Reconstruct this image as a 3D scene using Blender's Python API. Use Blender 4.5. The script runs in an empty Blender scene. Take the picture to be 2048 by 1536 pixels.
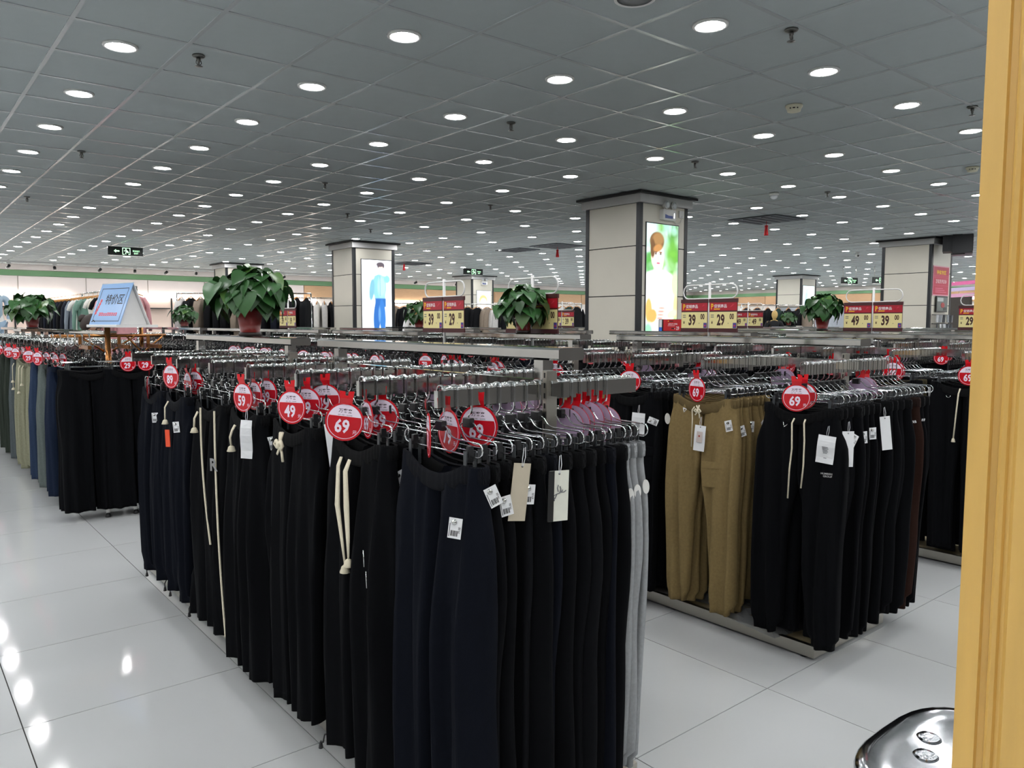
import bpy, math, random
import numpy as np
from mathutils import Vector, Matrix, Euler
PI = math.pi
S = bpy.context.scene
COL = S.collection
# ------------------------------------------------------------------ camera, world, exposure
CAMH, CEIL = 1.5, 3.115
YAW, PITCH, ROLL, FPX = 0.882236, -0.079190, 0.0011, 1535.5
cam = bpy.data.cameras.new('camera'); camo = bpy.data.objects.new('camera', cam); COL.objects.link(camo)
fw = Vector((math.cos(YAW)*math.cos(PITCH), math.sin(YAW)*math.cos(PITCH), math.sin(PITCH)))
rt0 = Vector((math.sin(YAW), -math.cos(YAW), 0)); up0 = rt0.cross(fw)
rt = rt0*math.cos(ROLL)+up0*math.sin(ROLL); up = up0*math.cos(ROLL)-rt0*math.sin(ROLL)
M = Matrix((rt, up, -fw)).transposed().to_4x4(); M.translation = (0, 0, CAMH); camo.matrix_world = M
cam.sensor_width = 36; cam.lens = FPX/2048*36; cam.clip_start = .05; cam.clip_end = 200
S.camera = camo
w = bpy.data.worlds.new('world'); S.world = w; w.use_nodes = True
w.node_tree.nodes['Background'].inputs[0].default_value = (.55, .6, .65, 1)
w.node_tree.nodes['Background'].inputs[1].default_value = .02
S.view_settings.view_transform = 'Standard'; S.view_settings.look = 'None'
S.view_settings.exposure = 0.82; S.view_settings.gamma = 1; S.view_settings.use_curve_mapping = False
LENS = 62.0
S.cycles.max_bounces = 8; S.cycles.diffuse_bounces = 3; S.cycles.glossy_bounces = 4
S.cycles.transparent_max_bounces = 8; S.cycles.caustics_reflective = False; S.cycles.caustics_refractive = False
S.cycles.sample_clamp_indirect = 6; S.cycles.use_denoising = True
rnd = random.Random(7)
def inview(p, m=60):
    d = Vector(p)-Vector((0, 0, CAMH)); z = d.dot(fw)
    if z < .3: return None
    x = 1024+FPX*d.dot(rt)/z; y = 768-FPX*d.dot(up)/z
    return (x, y, z) if -m < x < 2048+m and -m < y < 1536+m else None
ORD = 'first second third fourth fifth sixth seventh eighth ninth tenth eleventh twelfth thirteenth fourteenth fifteenth sixteenth seventeenth eighteenth nineteenth twentieth'.split()
def nth(i): return ORD[i] if i < 20 else '%dth' % (i+1)
# ------------------------------------------------------------------ materials
def lin(h):
    r = [int(h[i:i+2], 16)/255 for i in (0, 2, 4)]
    return tuple(c/12.92 if c <= .04045 else ((c+.055)/1.055)**2.4 for c in r)
MATS = {}
def mat(name, hexc, rough=.5, metal=0., emit=0., var=.08, scale=30., bump=0., bscale=200., stretch=(1, 1, 1), spec=.5, sheen=0., alpha=1., trans=0.):
    if name in MATS: return MATS[name]
    m = bpy.data.materials.new(name); m.use_nodes = True; nt = m.node_tree; n = nt.nodes; l = nt.links
    b = n['Principled BSDF']; c = lin(hexc) if isinstance(hexc, str) else hexc
    b.inputs['Base Color'].default_value = (*c, 1); b.inputs['Roughness'].default_value = rough; b.inputs['Metallic'].default_value = metal
    b.inputs['Specular IOR Level'].default_value = spec
    if sheen: b.inputs['Sheen Weight'].default_value = sheen
    if alpha < 1: b.inputs['Alpha'].default_value = alpha
    if trans: b.inputs['Transmission Weight'].default_value = trans
    if emit:
        b.inputs['Emission Color'].default_value = (*c, 1); b.inputs['Emission Strength'].default_value = emit
    if var or bump:
        tc = n.new('ShaderNodeTexCoord'); mp = n.new('ShaderNodeMapping'); mp.inputs['Scale'].default_value = stretch
        l.new(tc.outputs['Object'], mp.inputs[0])
    if var:
        nz = n.new('ShaderNodeTexNoise'); nz.inputs['Scale'].default_value = scale; nz.inputs['Detail'].default_value = 4
        l.new(mp.outputs[0], nz.inputs['Vector'])
        mx = n.new('ShaderNodeMix'); mx.data_type = 'RGBA'
        mx.inputs[6].default_value = (*[min(1, v*(1-var)) for v in c], 1); mx.inputs[7].default_value = (*[min(1, v*(1+var)) for v in c], 1)
        l.new(nz.outputs[0], mx.inputs[0]); l.new(mx.outputs[2], b.inputs['Base Color'])
    if bump:
        nb = n.new('ShaderNodeTexNoise'); nb.inputs['Scale'].default_value = bscale; nb.inputs['Detail'].default_value = 3
        l.new(mp.outputs[0], nb.inputs['Vector'])
        bp = n.new('ShaderNodeBump'); bp.inputs['Strength'].default_value = bump; bp.inputs['Distance'].default_value = .004
        l.new(nb.outputs[0], bp.inputs['Height']); l.new(bp.outputs[0], b.inputs['Normal'])
    MATS[name] = m; return m
def matcol(name, strength):         # printed picture lit from behind / flat print, colours carried by the picture mesh
    m = bpy.data.materials.new(name); m.use_nodes = True; nt = m.node_tree; b = nt.nodes['Principled BSDF']
    a = nt.nodes.new('ShaderNodeVertexColor'); a.layer_name = 'print'
    nt.links.new(a.outputs[0], b.inputs['Base Color']); b.inputs['Roughness'].default_value = .3
    if strength:
        nt.links.new(a.outputs[0], b.inputs['Emission Color']); b.inputs['Emission Strength'].default_value = strength
    return m
def ribmat(name, hexc, freq=900):
    m = mat(name, hexc, .95, var=.15, scale=60, spec=.2); nt = m.node_tree; n = nt.nodes; l = nt.links
    tc = n.new('ShaderNodeTexCoord'); wv = n.new('ShaderNodeTexWave'); wv.bands_direction = 'Y'; wv.inputs['Scale'].default_value = freq/6.28
    wv.inputs['Distortion'].default_value = 1.0
    l.new(tc.outputs['Object'], wv.inputs[0]); bp = n.new('ShaderNodeBump'); bp.inputs['Strength'].default_value = .8; bp.inputs['Distance'].default_value = .004
    l.new(wv.outputs[0], bp.inputs['Height']); l.new(bp.outputs[0], n['Principled BSDF'].inputs['Normal']); return m
CHROME = mat('chrome', 'd6d6d4', .07, 1, var=.05, scale=8, bump=.03, bscale=12)
WIRE = mat('wire_chrome', 'd8dadc', .1, 1, var=.04)
STEEL = mat('brushed_steel', 'b8b4aa', .28, 1, var=.08, stretch=(1, 20, 1))
BLK = mat('black_plastic', '17181a', .35, var=.1)
CLIP = mat('grey_clip', '3b3f42', .4, var=.1)
WHITE = mat('white_paint', 'e4e4e2', .4, var=.03)
PAPER = mat('white_card', 'e6e8ea', .6, var=.03)
CREAM = mat('cream_cotton', 'd8d0b8', .9, var=.1, scale=200, bump=.3, bscale=600)
RED = mat('tag_red', 'c00d1e', .25, var=.06)
REDF = mat('tag_flag_red', 'cf1420', .2, var=.06)
LILAC = mat('tag_back_lilac', 'bda6c4', .35, var=.06)
TAGW = mat('tag_white', 'ecdfee', .35, var=.02)
INK = mat('dark_ink', '3a2030', .5, var=.02)
GREYINK = mat('grey_ink', '6b6d70', .6, var=.05)
BLACKINK = mat('black_ink', '0c0c0c', .6, var=.05)
DARKTRIM = mat('dark_trim', '2b2e31', .35, .3, var=.08)
# ------------------------------------------------------------------ mesh builder
class MB:
    def __init__(s): s.v = []; s.f = []; s.m = []; s.sm = []
    def add(s, vs, fs, mi=0, smooth=False, T=None):
        o = len(s.v)
        if T is not None: vs = [T @ Vector(p) for p in vs]
        s.v += [tuple(p) for p in vs]; s.f += [tuple(i+o for i in q) for q in fs]; s.m += [mi]*len(fs); s.sm += [smooth]*len(fs)
    def box(s, x0, x1, y0, y1, z0, z1, mi=0, T=None, bev=0.):
        if bev:
            b = bev; pr = [(x0+b, z0), (x1-b, z0), (x1, z0+b), (x1, z1-b), (x1-b, z1), (x0+b, z1), (x0, z1-b), (x0, z0+b)]
            vs = [(x, y, z) for y in (y0, y1) for x, z in pr]; n = 8
            fs = [tuple(range(n)), tuple(range(2*n-1, n-1, -1))]+[(i, i+n, (i+1) % n+n, (i+1) % n) for i in range(n)]
            s.add(vs, fs, mi, False, T); return
        vs = [(x, y, z) for x in (x0, x1) for y in (y0, y1) for z in (z0, z1)]
        s.add(vs, [(0, 1, 3, 2), (4, 6, 7, 5), (0, 4, 5, 1), (2, 3, 7, 6), (0, 2, 6, 4), (1, 5, 7, 3)], mi, False, T)
    def tube(s, pts, r, n=6, mi=0, cap=True, closed=False, flat=1., T=None):
        pts = [Vector(p) for p in pts]; N = len(pts); vs = []; fs = []; prev = None
        for i, p in enumerate(pts):
            a = pts[(i-1) % N] if (closed or i) else p; b = pts[(i+1) % N] if (closed or i < N-1) else p
            t = (b-a).normalized()
            ref = prev if prev is not None else (Vector((1, 0, 0)) if abs(t.x) < .9 else Vector((0, 0, 1)))
            u = (ref-t*ref.dot(t)); u = u.normalized() if u.length > 1e-6 else t.orthogonal().normalized()
            prev = u; q = t.cross(u); rr = r[i] if isinstance(r, (list, tuple)) else r
            for k in range(n):
                an = 2*PI*k/n+PI/n; vs.append(p+u*(math.cos(an)*rr*flat)+q*(math.sin(an)*rr))
        segs = N if closed else N-1
        for i in range(segs):
            a0 = i*n; b0 = ((i+1) % N)*n
            for k in range(n): fs.append((a0+k, a0+(k+1) % n, b0+(k+1) % n, b0+k))
        if cap and not closed: fs += [tuple(range(n-1, -1, -1)), tuple(range((N-1)*n, N*n))]
        s.add(vs, fs, mi, n > 4, T)
    def lathe(s, prof, n=16, mi=0, T=None, smooth=True, mis=None, sx=1., sy=1.):
        vs = []; 
        for r, z in prof:
            for k in range(n): vs.append((r*math.cos(2*PI*k/n)*sx, r*math.sin(2*PI*k/n)*sy, z))
        for i in range(len(prof)-1):
            pass
        o = len(s.v)
        if T is not None: vs = [T @ Vector(p) for p in vs]
        s.v += [tuple(p) for p in vs]
        for i in range(len(prof)-1):
            for k in range(n):
                s.f.append((o+i*n+k, o+i*n+(k+1) % n, o+(i+1)*n+(k+1) % n, o+(i+1)*n+k)); s.m.append(mis[i] if mis else mi); s.sm.append(smooth)
        s.f.append(tuple(o+k for k in range(n-1, -1, -1))); s.m.append(mis[0] if mis else mi); s.sm.append(False)
        e = o+(len(prof)-1)*n
        s.f.append(tuple(e+k for k in range(n))); s.m.append(mis[-1] if mis else mi); s.sm.append(False)
    def poly(s, pts, mi=0, T=None, thick=0., nrm=(0, 0, 1)):
        n = len(pts)
        if not thick: s.add(pts, [tuple(range(n))], mi, False, T); return
        d = Vector(nrm)*thick; bk = [Vector(p)-d for p in pts]
        s.add(list(pts)+bk, [tuple(range(n)), tuple(range(2*n-1, n-1, -1))]+[(i, i+n, (i+1) % n+n, (i+1) % n) for i in range(n)], mi, False, T)
    def text(s, body, h, cx, cy, mi=0, T=None, sx=1., bold=0., align='c', z=0.):
        vs, fs, (x0, x1, y0, y1) = text_geo(body, bold)
        k = h/max(1e-6, (y1-y0)) if h > 0 else -h
        wd = (x1-x0)*k*sx; ox = cx-wd/2 if align == 'c' else cx
        s.add([((x-x0)*k*sx+ox, (y-(y0+y1)/2)*k+cy, z) for x, y in vs], fs, mi, False, T); return wd
    def mesh(s, name, mats):
        me = bpy.data.meshes.new(name); me.from_pydata(s.v, [], s.f)
        for m in mats: me.materials.append(m)
        me.polygons.foreach_set('material_index', s.m); me.polygons.foreach_set('use_smooth', s.sm); me.update(); return me
_tx = {}
def text_geo(body, bold=0.):
    k = (body, bold)
    if k not in _tx:
        c = bpy.data.curves.new('lettering', 'FONT'); c.body = body; c.size = 1; c.resolution_u = 2; c.offset = bold
        o = bpy.data.objects.new('lettering', c); COL.objects.link(o)
        dg = bpy.context.evaluated_depsgraph_get(); me = bpy.data.meshes.new_from_object(o.evaluated_get(dg))
        vs = [(v.co.x, v.co.y) for v in me.vertices]; fs = [tuple(p.vertices) for p in me.polygons]
        bpy.data.objects.remove(o); bpy.data.curves.remove(c); bpy.data.meshes.remove(me)
        xs = [p[0] for p in vs] or [0, 1]; ys = [p[1] for p in vs] or [0, 1]
        _tx[k] = (vs, fs, (min(xs), max(xs), min(ys), max(ys)))
    return _tx[k]
# ------------------------------------------------------------------ objects
def tag(o, label=None, cat=None, group=None, kind=None):
    if label: o['label'] = label
    if cat: o['category'] = cat
    if group: o['group'] = group
    if kind: o['kind'] = kind
    return o
def ob(name, data, parent=None, loc=(0, 0, 0), rot=(0, 0, 0), sc=(1, 1, 1)):
    o = bpy.data.objects.new(name, data); COL.objects.link(o)
    if parent is not None: o.parent = parent
    o.location = loc; o.rotation_euler = rot; o.scale = sc; return o
def mk(name, mb, mats, parent=None, loc=(0, 0, 0), rot=(0, 0, 0)):
    return ob(name, mb.mesh(name, mats if isinstance(mats, (list, tuple)) else [mats]), parent, loc, rot)
def thing(name, label, cat, loc=(0, 0, 0), rz=0., group=None, kind=None):
    return tag(ob(name, None, None, loc, (0, 0, rz)), label, cat, group, kind)
def TR(loc=(0, 0, 0), rot=(0, 0, 0)): return Matrix.Translation(loc) @ Euler(rot).to_matrix().to_4x4()
FACE_NX = Matrix(((0, 0, -1, 0), (-1, 0, 0, 0), (0, 1, 0, 0), (0, 0, 0, 1)))   # print plane xy -> seen from -x, text runs towards -y
FACE_NY = Matrix(((1, 0, 0, 0), (0, 0, -1, 0), (0, 1, 0, 0), (0, 0, 0, 1)))    # print plane xy -> seen from -y, text runs towards +x
# ================================================================== ROOM
X0, X1, Y0, Y1 = -9., 33., -7., 25.3
# floor: slab with recessed joints, polished tiles proud of it
TXS, TYS, TXO, TYO = .805, .787, .34, 1.69
floor = mk('floor', (lambda b: (b.box(X0, X1, Y0, Y1, -.12, -.004), b)[1])(MB()), mat('grout', '2e2a28', .9, var=.1)); tag(floor, kind='structure')
tilem = mat('polished_tile', 'bfc2c2', .07, var=.035, scale=1.3, spec=.5, bump=.012, bscale=2.5)
tb = MB(); g = .0021
tb.box(g, TXS-g, g, TYS-g, -.004, 0); tile_me = tb.mesh('floor_tile', [tilem])
cells = []
for i in range(int((X0-TXO)//TXS), int((X1-TXO)//TXS)+1):
    for j in range(int((Y0-TYO)//TYS), int((Y1-TYO)//TYS)+1):
        x, y = TXO+i*TXS, TYO+j*TYS; v = inview((x+.4, y+.4, 0), 250)
        cells.append((v[2] if v else 999+abs(x)+abs(y), x, y))
cells.sort(); far = MB()
for k, (d, x, y) in enumerate(cells):
    if k < 290 and d < 900: ob('floor_tile', tile_me, floor, (x, y, 0))
    else:
        xa, xb, ya, yb = max(x+g, X0), min(x+TXS-g, X1), max(y+g, Y0), min(y+TYS-g, Y1)
        if xb > xa and yb > ya: far.add([(xa, ya, 0), (xb, ya, 0), (xb, yb, 0), (xa, yb, 0)], [(0, 1, 2, 3)])
tag(mk('distant_floor_tiles', far, tilem, floor), kind='stuff')
# ceiling: slab, lay-in tiles, tee bars
ceil = mk('ceiling', (lambda b: (b.box(X0, X1, Y0, Y1, CEIL+.03, CEIL+.15), b)[1])(MB()), mat('ceiling_void', '55585a', .9)); tag(ceil, kind='structure')
ctm = mat('mineral_tile', 'aeb6b7', .8, var=.03, scale=14, bump=.12, bscale=120, spec=.3)
teem = mat('tee_bar_paint', 'c4c9cb', .2, .12, var=.03)
CXO, CYO = 3.277, 2.951
cb = MB(); cb.box(.008, .592, .008, .592, .006, .018); ct_me = cb.mesh('ceiling_tile', [ctm])
cells = []
for i in range(int((X0-CXO)//.6), int((X1-CXO)//.6)+1):
    for j in range(int((Y0-CYO)//.6), int((Y1-CYO)//.6)+1):
        x, y = CXO+i*.6, CYO+j*.6; v = inview((x+.3, y+.3, CEIL), 150)
        cells.append((v[2] if v else 999+abs(x)+abs(y), x, y))
cells.sort(); far = MB()
for k, (d, x, y) in enumerate(cells):
    if k < 298 and d < 900: ob('ceiling_tile', ct_me, ceil, (x, y, CEIL))
    else: far.add([(x+.008, y+.008, CEIL+.006), (x+.008, y+.592, CEIL+.006), (x+.592, y+.592, CEIL+.006), (x+.592, y+.008, CEIL+.006)], [(0, 1, 2, 3)])
tag(mk('distant_ceiling_tiles', far, ctm, ceil), kind='stuff')
b = MB(); b.box(-.012, .012, Y0, Y1, 0, .03); tee_y = b.mesh('tee_bar', [teem])
b = MB(); b.box(X0, X1, -.012, .012, .001, .03); tee_x = b.mesh('tee_bar', [teem])
for i in range(int((X0-CXO)//.6)+1, int((X1-CXO)//.6)+1): ob('tee_bar', tee_y, ceil, (CXO+i*.6, 0, CEIL))
for j in range(int((Y0-CYO)//.6)+1, int((Y1-CYO)//.6)+1): ob('tee_bar', tee_x, ceil, (0, CYO+j*.6, CEIL))
# walls
wallw = mat('wall_cream', 'e3ddd6', .5, var=.03); panel_p = mat('wall_panel_pinkish', 'e6dcd8', .3, var=.04, scale=3)
panel_w = mat('wall_panel_wood', 'c8a27c', .4, var=.12, scale=6, stretch=(1, 1, 8)); green = mat('green_band', '6f9a70', .5, var=.06, scale=2)
LEDW = mat('led_strip', 'fff6ee', emit=9, var=0)
wb = mk('wall_back', (lambda b: (b.box(X0, X1, Y1, Y1+.15, 0, CEIL), b)[1])(MB()), wallw); tag(wb, kind='structure')
wr = mk('wall_right', (lambda b: (b.box(X1, X1+.15, Y0, Y1, 0, CEIL), b)[1])(MB()), wallw); tag(wr, kind='structure')
wl = mk('wall_left', (lambda b: (b.box(X0-.15, X0, Y0, Y1, 0, CEIL), b)[1])(MB()), mat('wall_light_grey', 'c2bfba', .5, var=.1)); tag(wl, kind='structure')
wf = mk('wall_front', (lambda b: (b.box(X0, X1, Y0-.15, Y0, 0, CEIL), b)[1])(MB()), mat('wall_dark_grey', '55524f', .6, var=.1)); tag(wf, kind='structure')
mk('green_band', (lambda b: (b.box(X0, X1, Y1-.06, Y1, 2.80, 2.95), b)[1])(MB()), green, wb)
mk('green_band', (lambda b: (b.box(X1-.06, X1, Y0, Y1-.1, 2.80, 2.95), b)[1])(MB()), green, wr)
mk('cornice', (lambda b: (b.box(X0, X1, Y1-.12, Y1, 2.96, CEIL), b)[1])(MB()), panel_p, wb)
x = -2.
while x < X1-.2:
    wd = 1.68
    m = panel_p if x < 11 else panel_w
    mk('panel', (lambda b: (b.box(x+.012, x+wd-.012, Y1-.05, Y1, 2.36, 2.79), b)[1])(MB()), m, wb)
    x += wd
y = 2.
while y < Y1-2:
    mk('panel', (lambda b: (b.box(X1-.05, X1, y+.012, y+1.7, 2.36, 2.79), b)[1])(MB()), panel_w, wr); y += 1.72
# lit niches along the back wall
nb = mat('niche_warm', 'f0d9cb', .5, var=.05, scale=2)
for k, (xa, xb) in enumerate([(.2, 4.3), (5.2, 8.0), (9.0, 11.8), (15, 18)]):
    nch = thing('wall_niche', 'LED-edged display niche on the back wall, %s from the aisle' % nth(k), 'display niche', (0, Y1-.02, 0), group='lit niches on the back wall')
    b = MB(); b.box(xa, xb, -.02, 0, .9, 2.3); mk('backing', b, nb, nch)
    b = MB(); b.box(xa, xb, -.09, -.03, 2.27, 2.31); b.box(xb-.04, xb, -.09, -.03, .9, 2.27); mk('led_strip', b, LEDW, nch)
    for q in range(3):
        b = MB(); xs = xa+.25+q*(xb-xa)/3; b.box(xs, xs+(xb-xa)/3-.35, -.28, -.02, 1.92, 1.95); mk('shelf', b, DARKTRIM, nch)
    for q in range(2):
        b = MB(); xs = xa+(q+1)*(xb-xa)/3; b.box(xs-.02, xs+.02, -.06, -.02, .9, 2.27); mk('divider', b, DARKTRIM, nch)
# ------------------------------------------------------------------ pillars
pan = mat('pillar_panel', 'd6d2c4', .35, var=.03, scale=4); capm = mat('pillar_cap', 'c9c9c8', .5, var=.02)
joint = mat('joint_black', '1c1d1f', .6, var=.05)
PIL = [(7.3, 6.4), (7.3, 13.8), (7.3, 21.0), (15.3, 6.22), (15.6, 21.1), (23.7, 13.7)]
PW = .92
def pillar(px, py, lab):
    t = thing('pillar', lab, 'pillar', (px, py, 0), kind='structure')
    b = MB(); b.box(.02, PW-.02, .02, PW-.02, 0, CEIL-.13); mk('core', b, joint, t)
    zs = [0.12, .62, 1.235, 1.845, 2.46, CEIL-.13]
    for a, c in zip(zs[:-1], zs[1:]):
        for s in range(4):
            b = MB(); b.box(.05, PW-.05, 0, .03, a+.006, c-.006)
            o = mk('panel', b, pan, t, (PW/2, PW/2, 0), (0, 0, s*PI/2)); 
            o.data.transform(Matrix.Translation((-PW/2, -PW/2, 0)))
    for (cx, cy) in ((0, 0), (PW, 0), (0, PW), (PW, PW)):
        b = MB(); b.box(cx-.05 if cx else -.008, cx+.008 if cx else .05, cy-.05 if cy else -.008, cy+.008 if cy else .05, 0, CEIL-.1)
        mk('corner_trim', b, DARKTRIM, t)
    b = MB(); b.box(-.05, PW+.05, -.05, PW+.05, CEIL-.13, CEIL-.03); mk('cap', b, capm, t)
    b = MB(); b.box(-.10, PW+.10, -.10, PW+.10, CEIL-.03, CEIL-.002); mk('cap_edge', b, joint, t)
    b = MB(); b.box(-.012, PW+.012, -.012, PW+.012, 0, .12); mk('plinth', b, DARKTRIM, t)
    return t
PLAB = ['big cream pillar with a lit portrait poster of a man in white', 'cream pillar with a lit poster of a man in jeans', 'far cream pillar behind the large potted plant',
        'cream pillar with a television and a red poster on it', 'far cream pillar with an emergency lamp below the second exit sign', 'far cream pillar with a pale lit poster near the curtain',
        'far cream pillar hidden behind the big pillar', 'farthest cream pillar near the back right corner']
pillars = [pillar(*p, l) for p, l in zip(PIL, PLAB)]
# ------------------------------------------------------------------ ceiling downlights
LXO, LYO = 3.577, 2.651
b = MB(); b.lathe([(.074, .006), (.074, -.001), (.086, -.008), (.096, -.004), (.098, .006)], 24); ring_me = b.mesh('downlight', [mat('downlight_ring', 'dcdcda', .35, var=.02)])
lensm = mat('downlight_lens', 'fcfbfc', emit=LENS, var=0)
b = MB(); b.add([(.074*math.cos(2*PI*k/24), .074*math.sin(2*PI*k/24), -.004) for k in range(24)], [tuple(range(23, -1, -1))]); lens_me = b.mesh('lens', [lensm])
def screened(x, y):      # behind a pillar or behind the door frame as the shopper stands
    for px, py in PIL:
        ts = []
        for a0_, a1_, q in ((px, px+PW, x), (py, py+PW, y)):
            ts.append(sorted((a0_/q, a1_/q)) if abs(q) > 1e-6 else (-9, 9))
        if max(ts[0][0], ts[1][0], 0) < min(ts[0][1], ts[1][1], 1): return True
    return False
pts = []
for i in range(-10, 25):
    for j in range(-8, 19):
        x, y = LXO+1.2*i, LYO+1.2*j
        if not (X0+.3 < x < X1-.3 and Y0+.3 < y < Y1-.3): continue
        if any(px-.25 < x < px+PW+.25 and py-.25 < y < py+PW+.25 for px, py in PIL): continue
        v = inview((x, y, CEIL), 10)
        if v and (v[0] > 1962+(.05*(640-v[1])*.4 if v[1] < 640 else 0) or screened(x, y)): v = None
        pts.append((v[2] if v else 999, i, j, x, y))
pts.sort(); fr, fl = MB(), MB()
for k, (d, i, j, x, y) in enumerate(pts):
    if k < 296 and d < 900:
        o = tag(ob('downlight', ring_me, None, (x, y, CEIL)), None, 'downlight', 'recessed ceiling downlights')
        r = 3-i
        rowt = ('%s ceiling row left of' % nth(r-1) if r > 0 else ('ceiling row passing' if r == 0 else '%s ceiling row right of' % nth(-r-1)))
        jj = j-min(q[2] for q in pts if q[1] == i and q[0] < 900)
        o['label'] = 'white round downlight, %s from the front, %s the big lit pillar' % (nth(jj), rowt)
        ob('lens', lens_me, o)
    else:
        T = TR((x, y, CEIL)); fl.add([(.074*math.cos(2*PI*q/10), .074*math.sin(2*PI*q/10), -.004) for q in range(10)], [tuple(range(9, -1, -1))], T=T)
        fr.lathe([(.074, .006), (.074, -.001), (.096, -.005), (.098, .006)], 10, T=T)
o = tag(mk('far_and_unseen_downlights', fr, ring_me.materials[0]), 'the many ceiling downlights farthest away, plus unseen ones behind the camera', 'downlights', kind='stuff'); mk('lenses', fl, lensm, o)['kind'] = 'stuff'  # includes unseen downlights behind the camera, added to balance the illumination
#@@PART2
# ================================================================== CLOTHES RACKS
RTOP, ARMZ = 1.43, 1.327
def arm_mesh():
    b = MB(); n = 9; L = .39       # rectangular tube with a scalloped top edge, runs from x=0 (frame) to x=-L
    b.box(-L, 0, -.009, .009, -.052, -.006)
    for q in range(n):
        x = -L+.02+q*(L-.03)/n
        b.tube([(x+.021+.019*math.cos(a), 0, -.0065+.0055*math.sin(a)) for a in [PI*k/4 for k in range(5)]], .0088, 6)
    b.box(-.02, .004, -.014, .014, -.07, .004); return b.mesh('arm', [CHROME])
ARM = arm_mesh()
b = MB(); b.box(-.02, .02, -.02, .02, 0, RTOP-.035, 0, None, .004); UPR = b.mesh('upright', [CHROME])
b = MB(); b.box(-.0205, .0205, -.009, .009, .5, 1.36)
for q in range(28): b.box(-.0212, .0212, -.003, .003, .53+q*.03, .545+q*.03, 1)
SLOT = b.mesh('slotted_strip', [STEEL, BLK])
boardm = mat('base_board', 'b3a582', .45, var=.1, scale=5, stretch=(1, 6, 1)); gapm = mat('gap_black', '1a1815', .8)
def rack(lab, X, ya, yb, arms, sides=(-1, 1), low=False, sc=None, base=None):
    t = thing('clothes_rack', lab, 'clothes rack', (X, ya, 0), group='chrome trouser racks')
    L = yb-ya
    b = MB(); b.box(-.05, .05, -.02, L+.02, RTOP-.036, RTOP, 0, None, .006); mk('top_bar', b, CHROME, t)
    for y in (.1, L-.1):
        u = ob('upright', UPR, t, (0, y, 0)); 
        if not low: ob('slotted_strip', SLOT, u, (0, -.028 if y < L/2 else .028, 0))
    b = MB(); b.box(-.012, .012, .0, L, ARMZ-.04, ARMZ+.005); mk('crossbar', b, CHROME, t)
    bx = .33; b = MB()
    b.box(-bx, -bx+.025, 0, L, .012, .065); b.box(bx-.025, bx, 0, L, .012, .065); b.box(-bx+.025, bx-.025, 0, .025, .012, .065); b.box(-bx+.025, bx-.025, L-.025, L, .012, .065)
    mk('base_frame', b, STEEL, t)
    b = MB(); b.box(-bx+.025, bx-.025, .025, L-.025, .03, .05, 1); b.box(-bx+.04, bx-.04, .04, L-.04, .05, .056, 0); mk('base_board', b, [boardm, gapm], t)
    if not low:
        for sx in (-1, 1):
            for y in (.06, L-.06):
                b = MB(); b.lathe([(.02, 0), (.022, .004), (.015, .014)], 10); mk('foot', b, BLK, t, (sx*(bx-.03), y, 0))
    for y in arms:
        for s in sides: ob('arm', ARM, t, (s*-.0*0, y-ya, ARMZ), (0, 0, 0 if s < 0 else PI))
    return t
# hanger: hook strip over the arm, black neck block, bell-shaped chrome wire, two clips
def hanger_parts(n=5):
    wr = .0023
    bl = MB(); 
    p = []
    for k in range(7):
        a = -PI/2+PI*k/6; p.append((0, .172+.018*math.cos(a), -.137+.018*math.sin(a)-.008))
    loop = [(0, -y, z) for x, y, z in reversed(p)]
    loop = [(0, -q[1], q[2]) for q in p[::-1]]
    # upper run rises to the neck with an S bend on each side
    path = [(0, .02, -.098), (0, .032, -.104), (0, .045, -.118), (0, .06, -.125), (0, .075, -.127)]
    full = [(0, 0, -.163)]+[(0, q[1], q[2]) for q in p]+path[::-1]+[(0, -q[1], q[2]) for q in path]+[(0, -q[1], q[2]) for q in p[::-1]]
    bl.tube(full, wr, n, 0, False, True)
    hk = MB()
    hp = [(0, .0155, -.026), (0, .0155, -.006), (0, .0135, .002), (0, .007, .0065), (0, 0, .0075), (0, -.007, .0065), (0, -.0135, .002), (0, -.0155, -.006), (0, -.0155, -.062), (0, -.012, -.072), (0, 0, -.08), (0, 0, -.095)]
    hk.tube(hp, .0024, 4, 0, True, False, 1.6)
    nb_ = MB(); nb_.box(-.008, .008, -.016, .016, -.112, -.086, 0, None, .002)
    cl = MB(); cl.box(-.008, .008, -.0055, .0055, -.178, -.138, 0, None, .002); cl.box(-.0165, -.013, -.006, .006, -.222, -.15, 1); cl.box(.013, .0165, -.006, .006, -.222, -.15, 1); cl.box(-.014, .014, -.004, .004, -.165, -.155)
    return bl, hk, nb_, cl
_b, _h, _n, _c = hanger_parts()
H_ME, HK_ME, NB_ME, CL_ME = _b.mesh('hanger', [WIRE]), _h.mesh('hook', [WIRE]), _n.mesh('neck_block', [BLK]), _c.mesh('clip', [BLK, CLIP])
def hanger(X, Y, rz, lab, grp, z=ARMZ):
    o = tag(ob('hanger', H_ME, None, (X, Y, z), (0, 0, rz)), lab, 'hanger', grp)
    ob('hook', HK_ME, o, rot=(0, 0, -rz)); ob('neck_block', NB_ME, o)
    for y in (-.135, .135): ob('clip', CL_ME, o, (0, y, 0))
    return o
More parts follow.
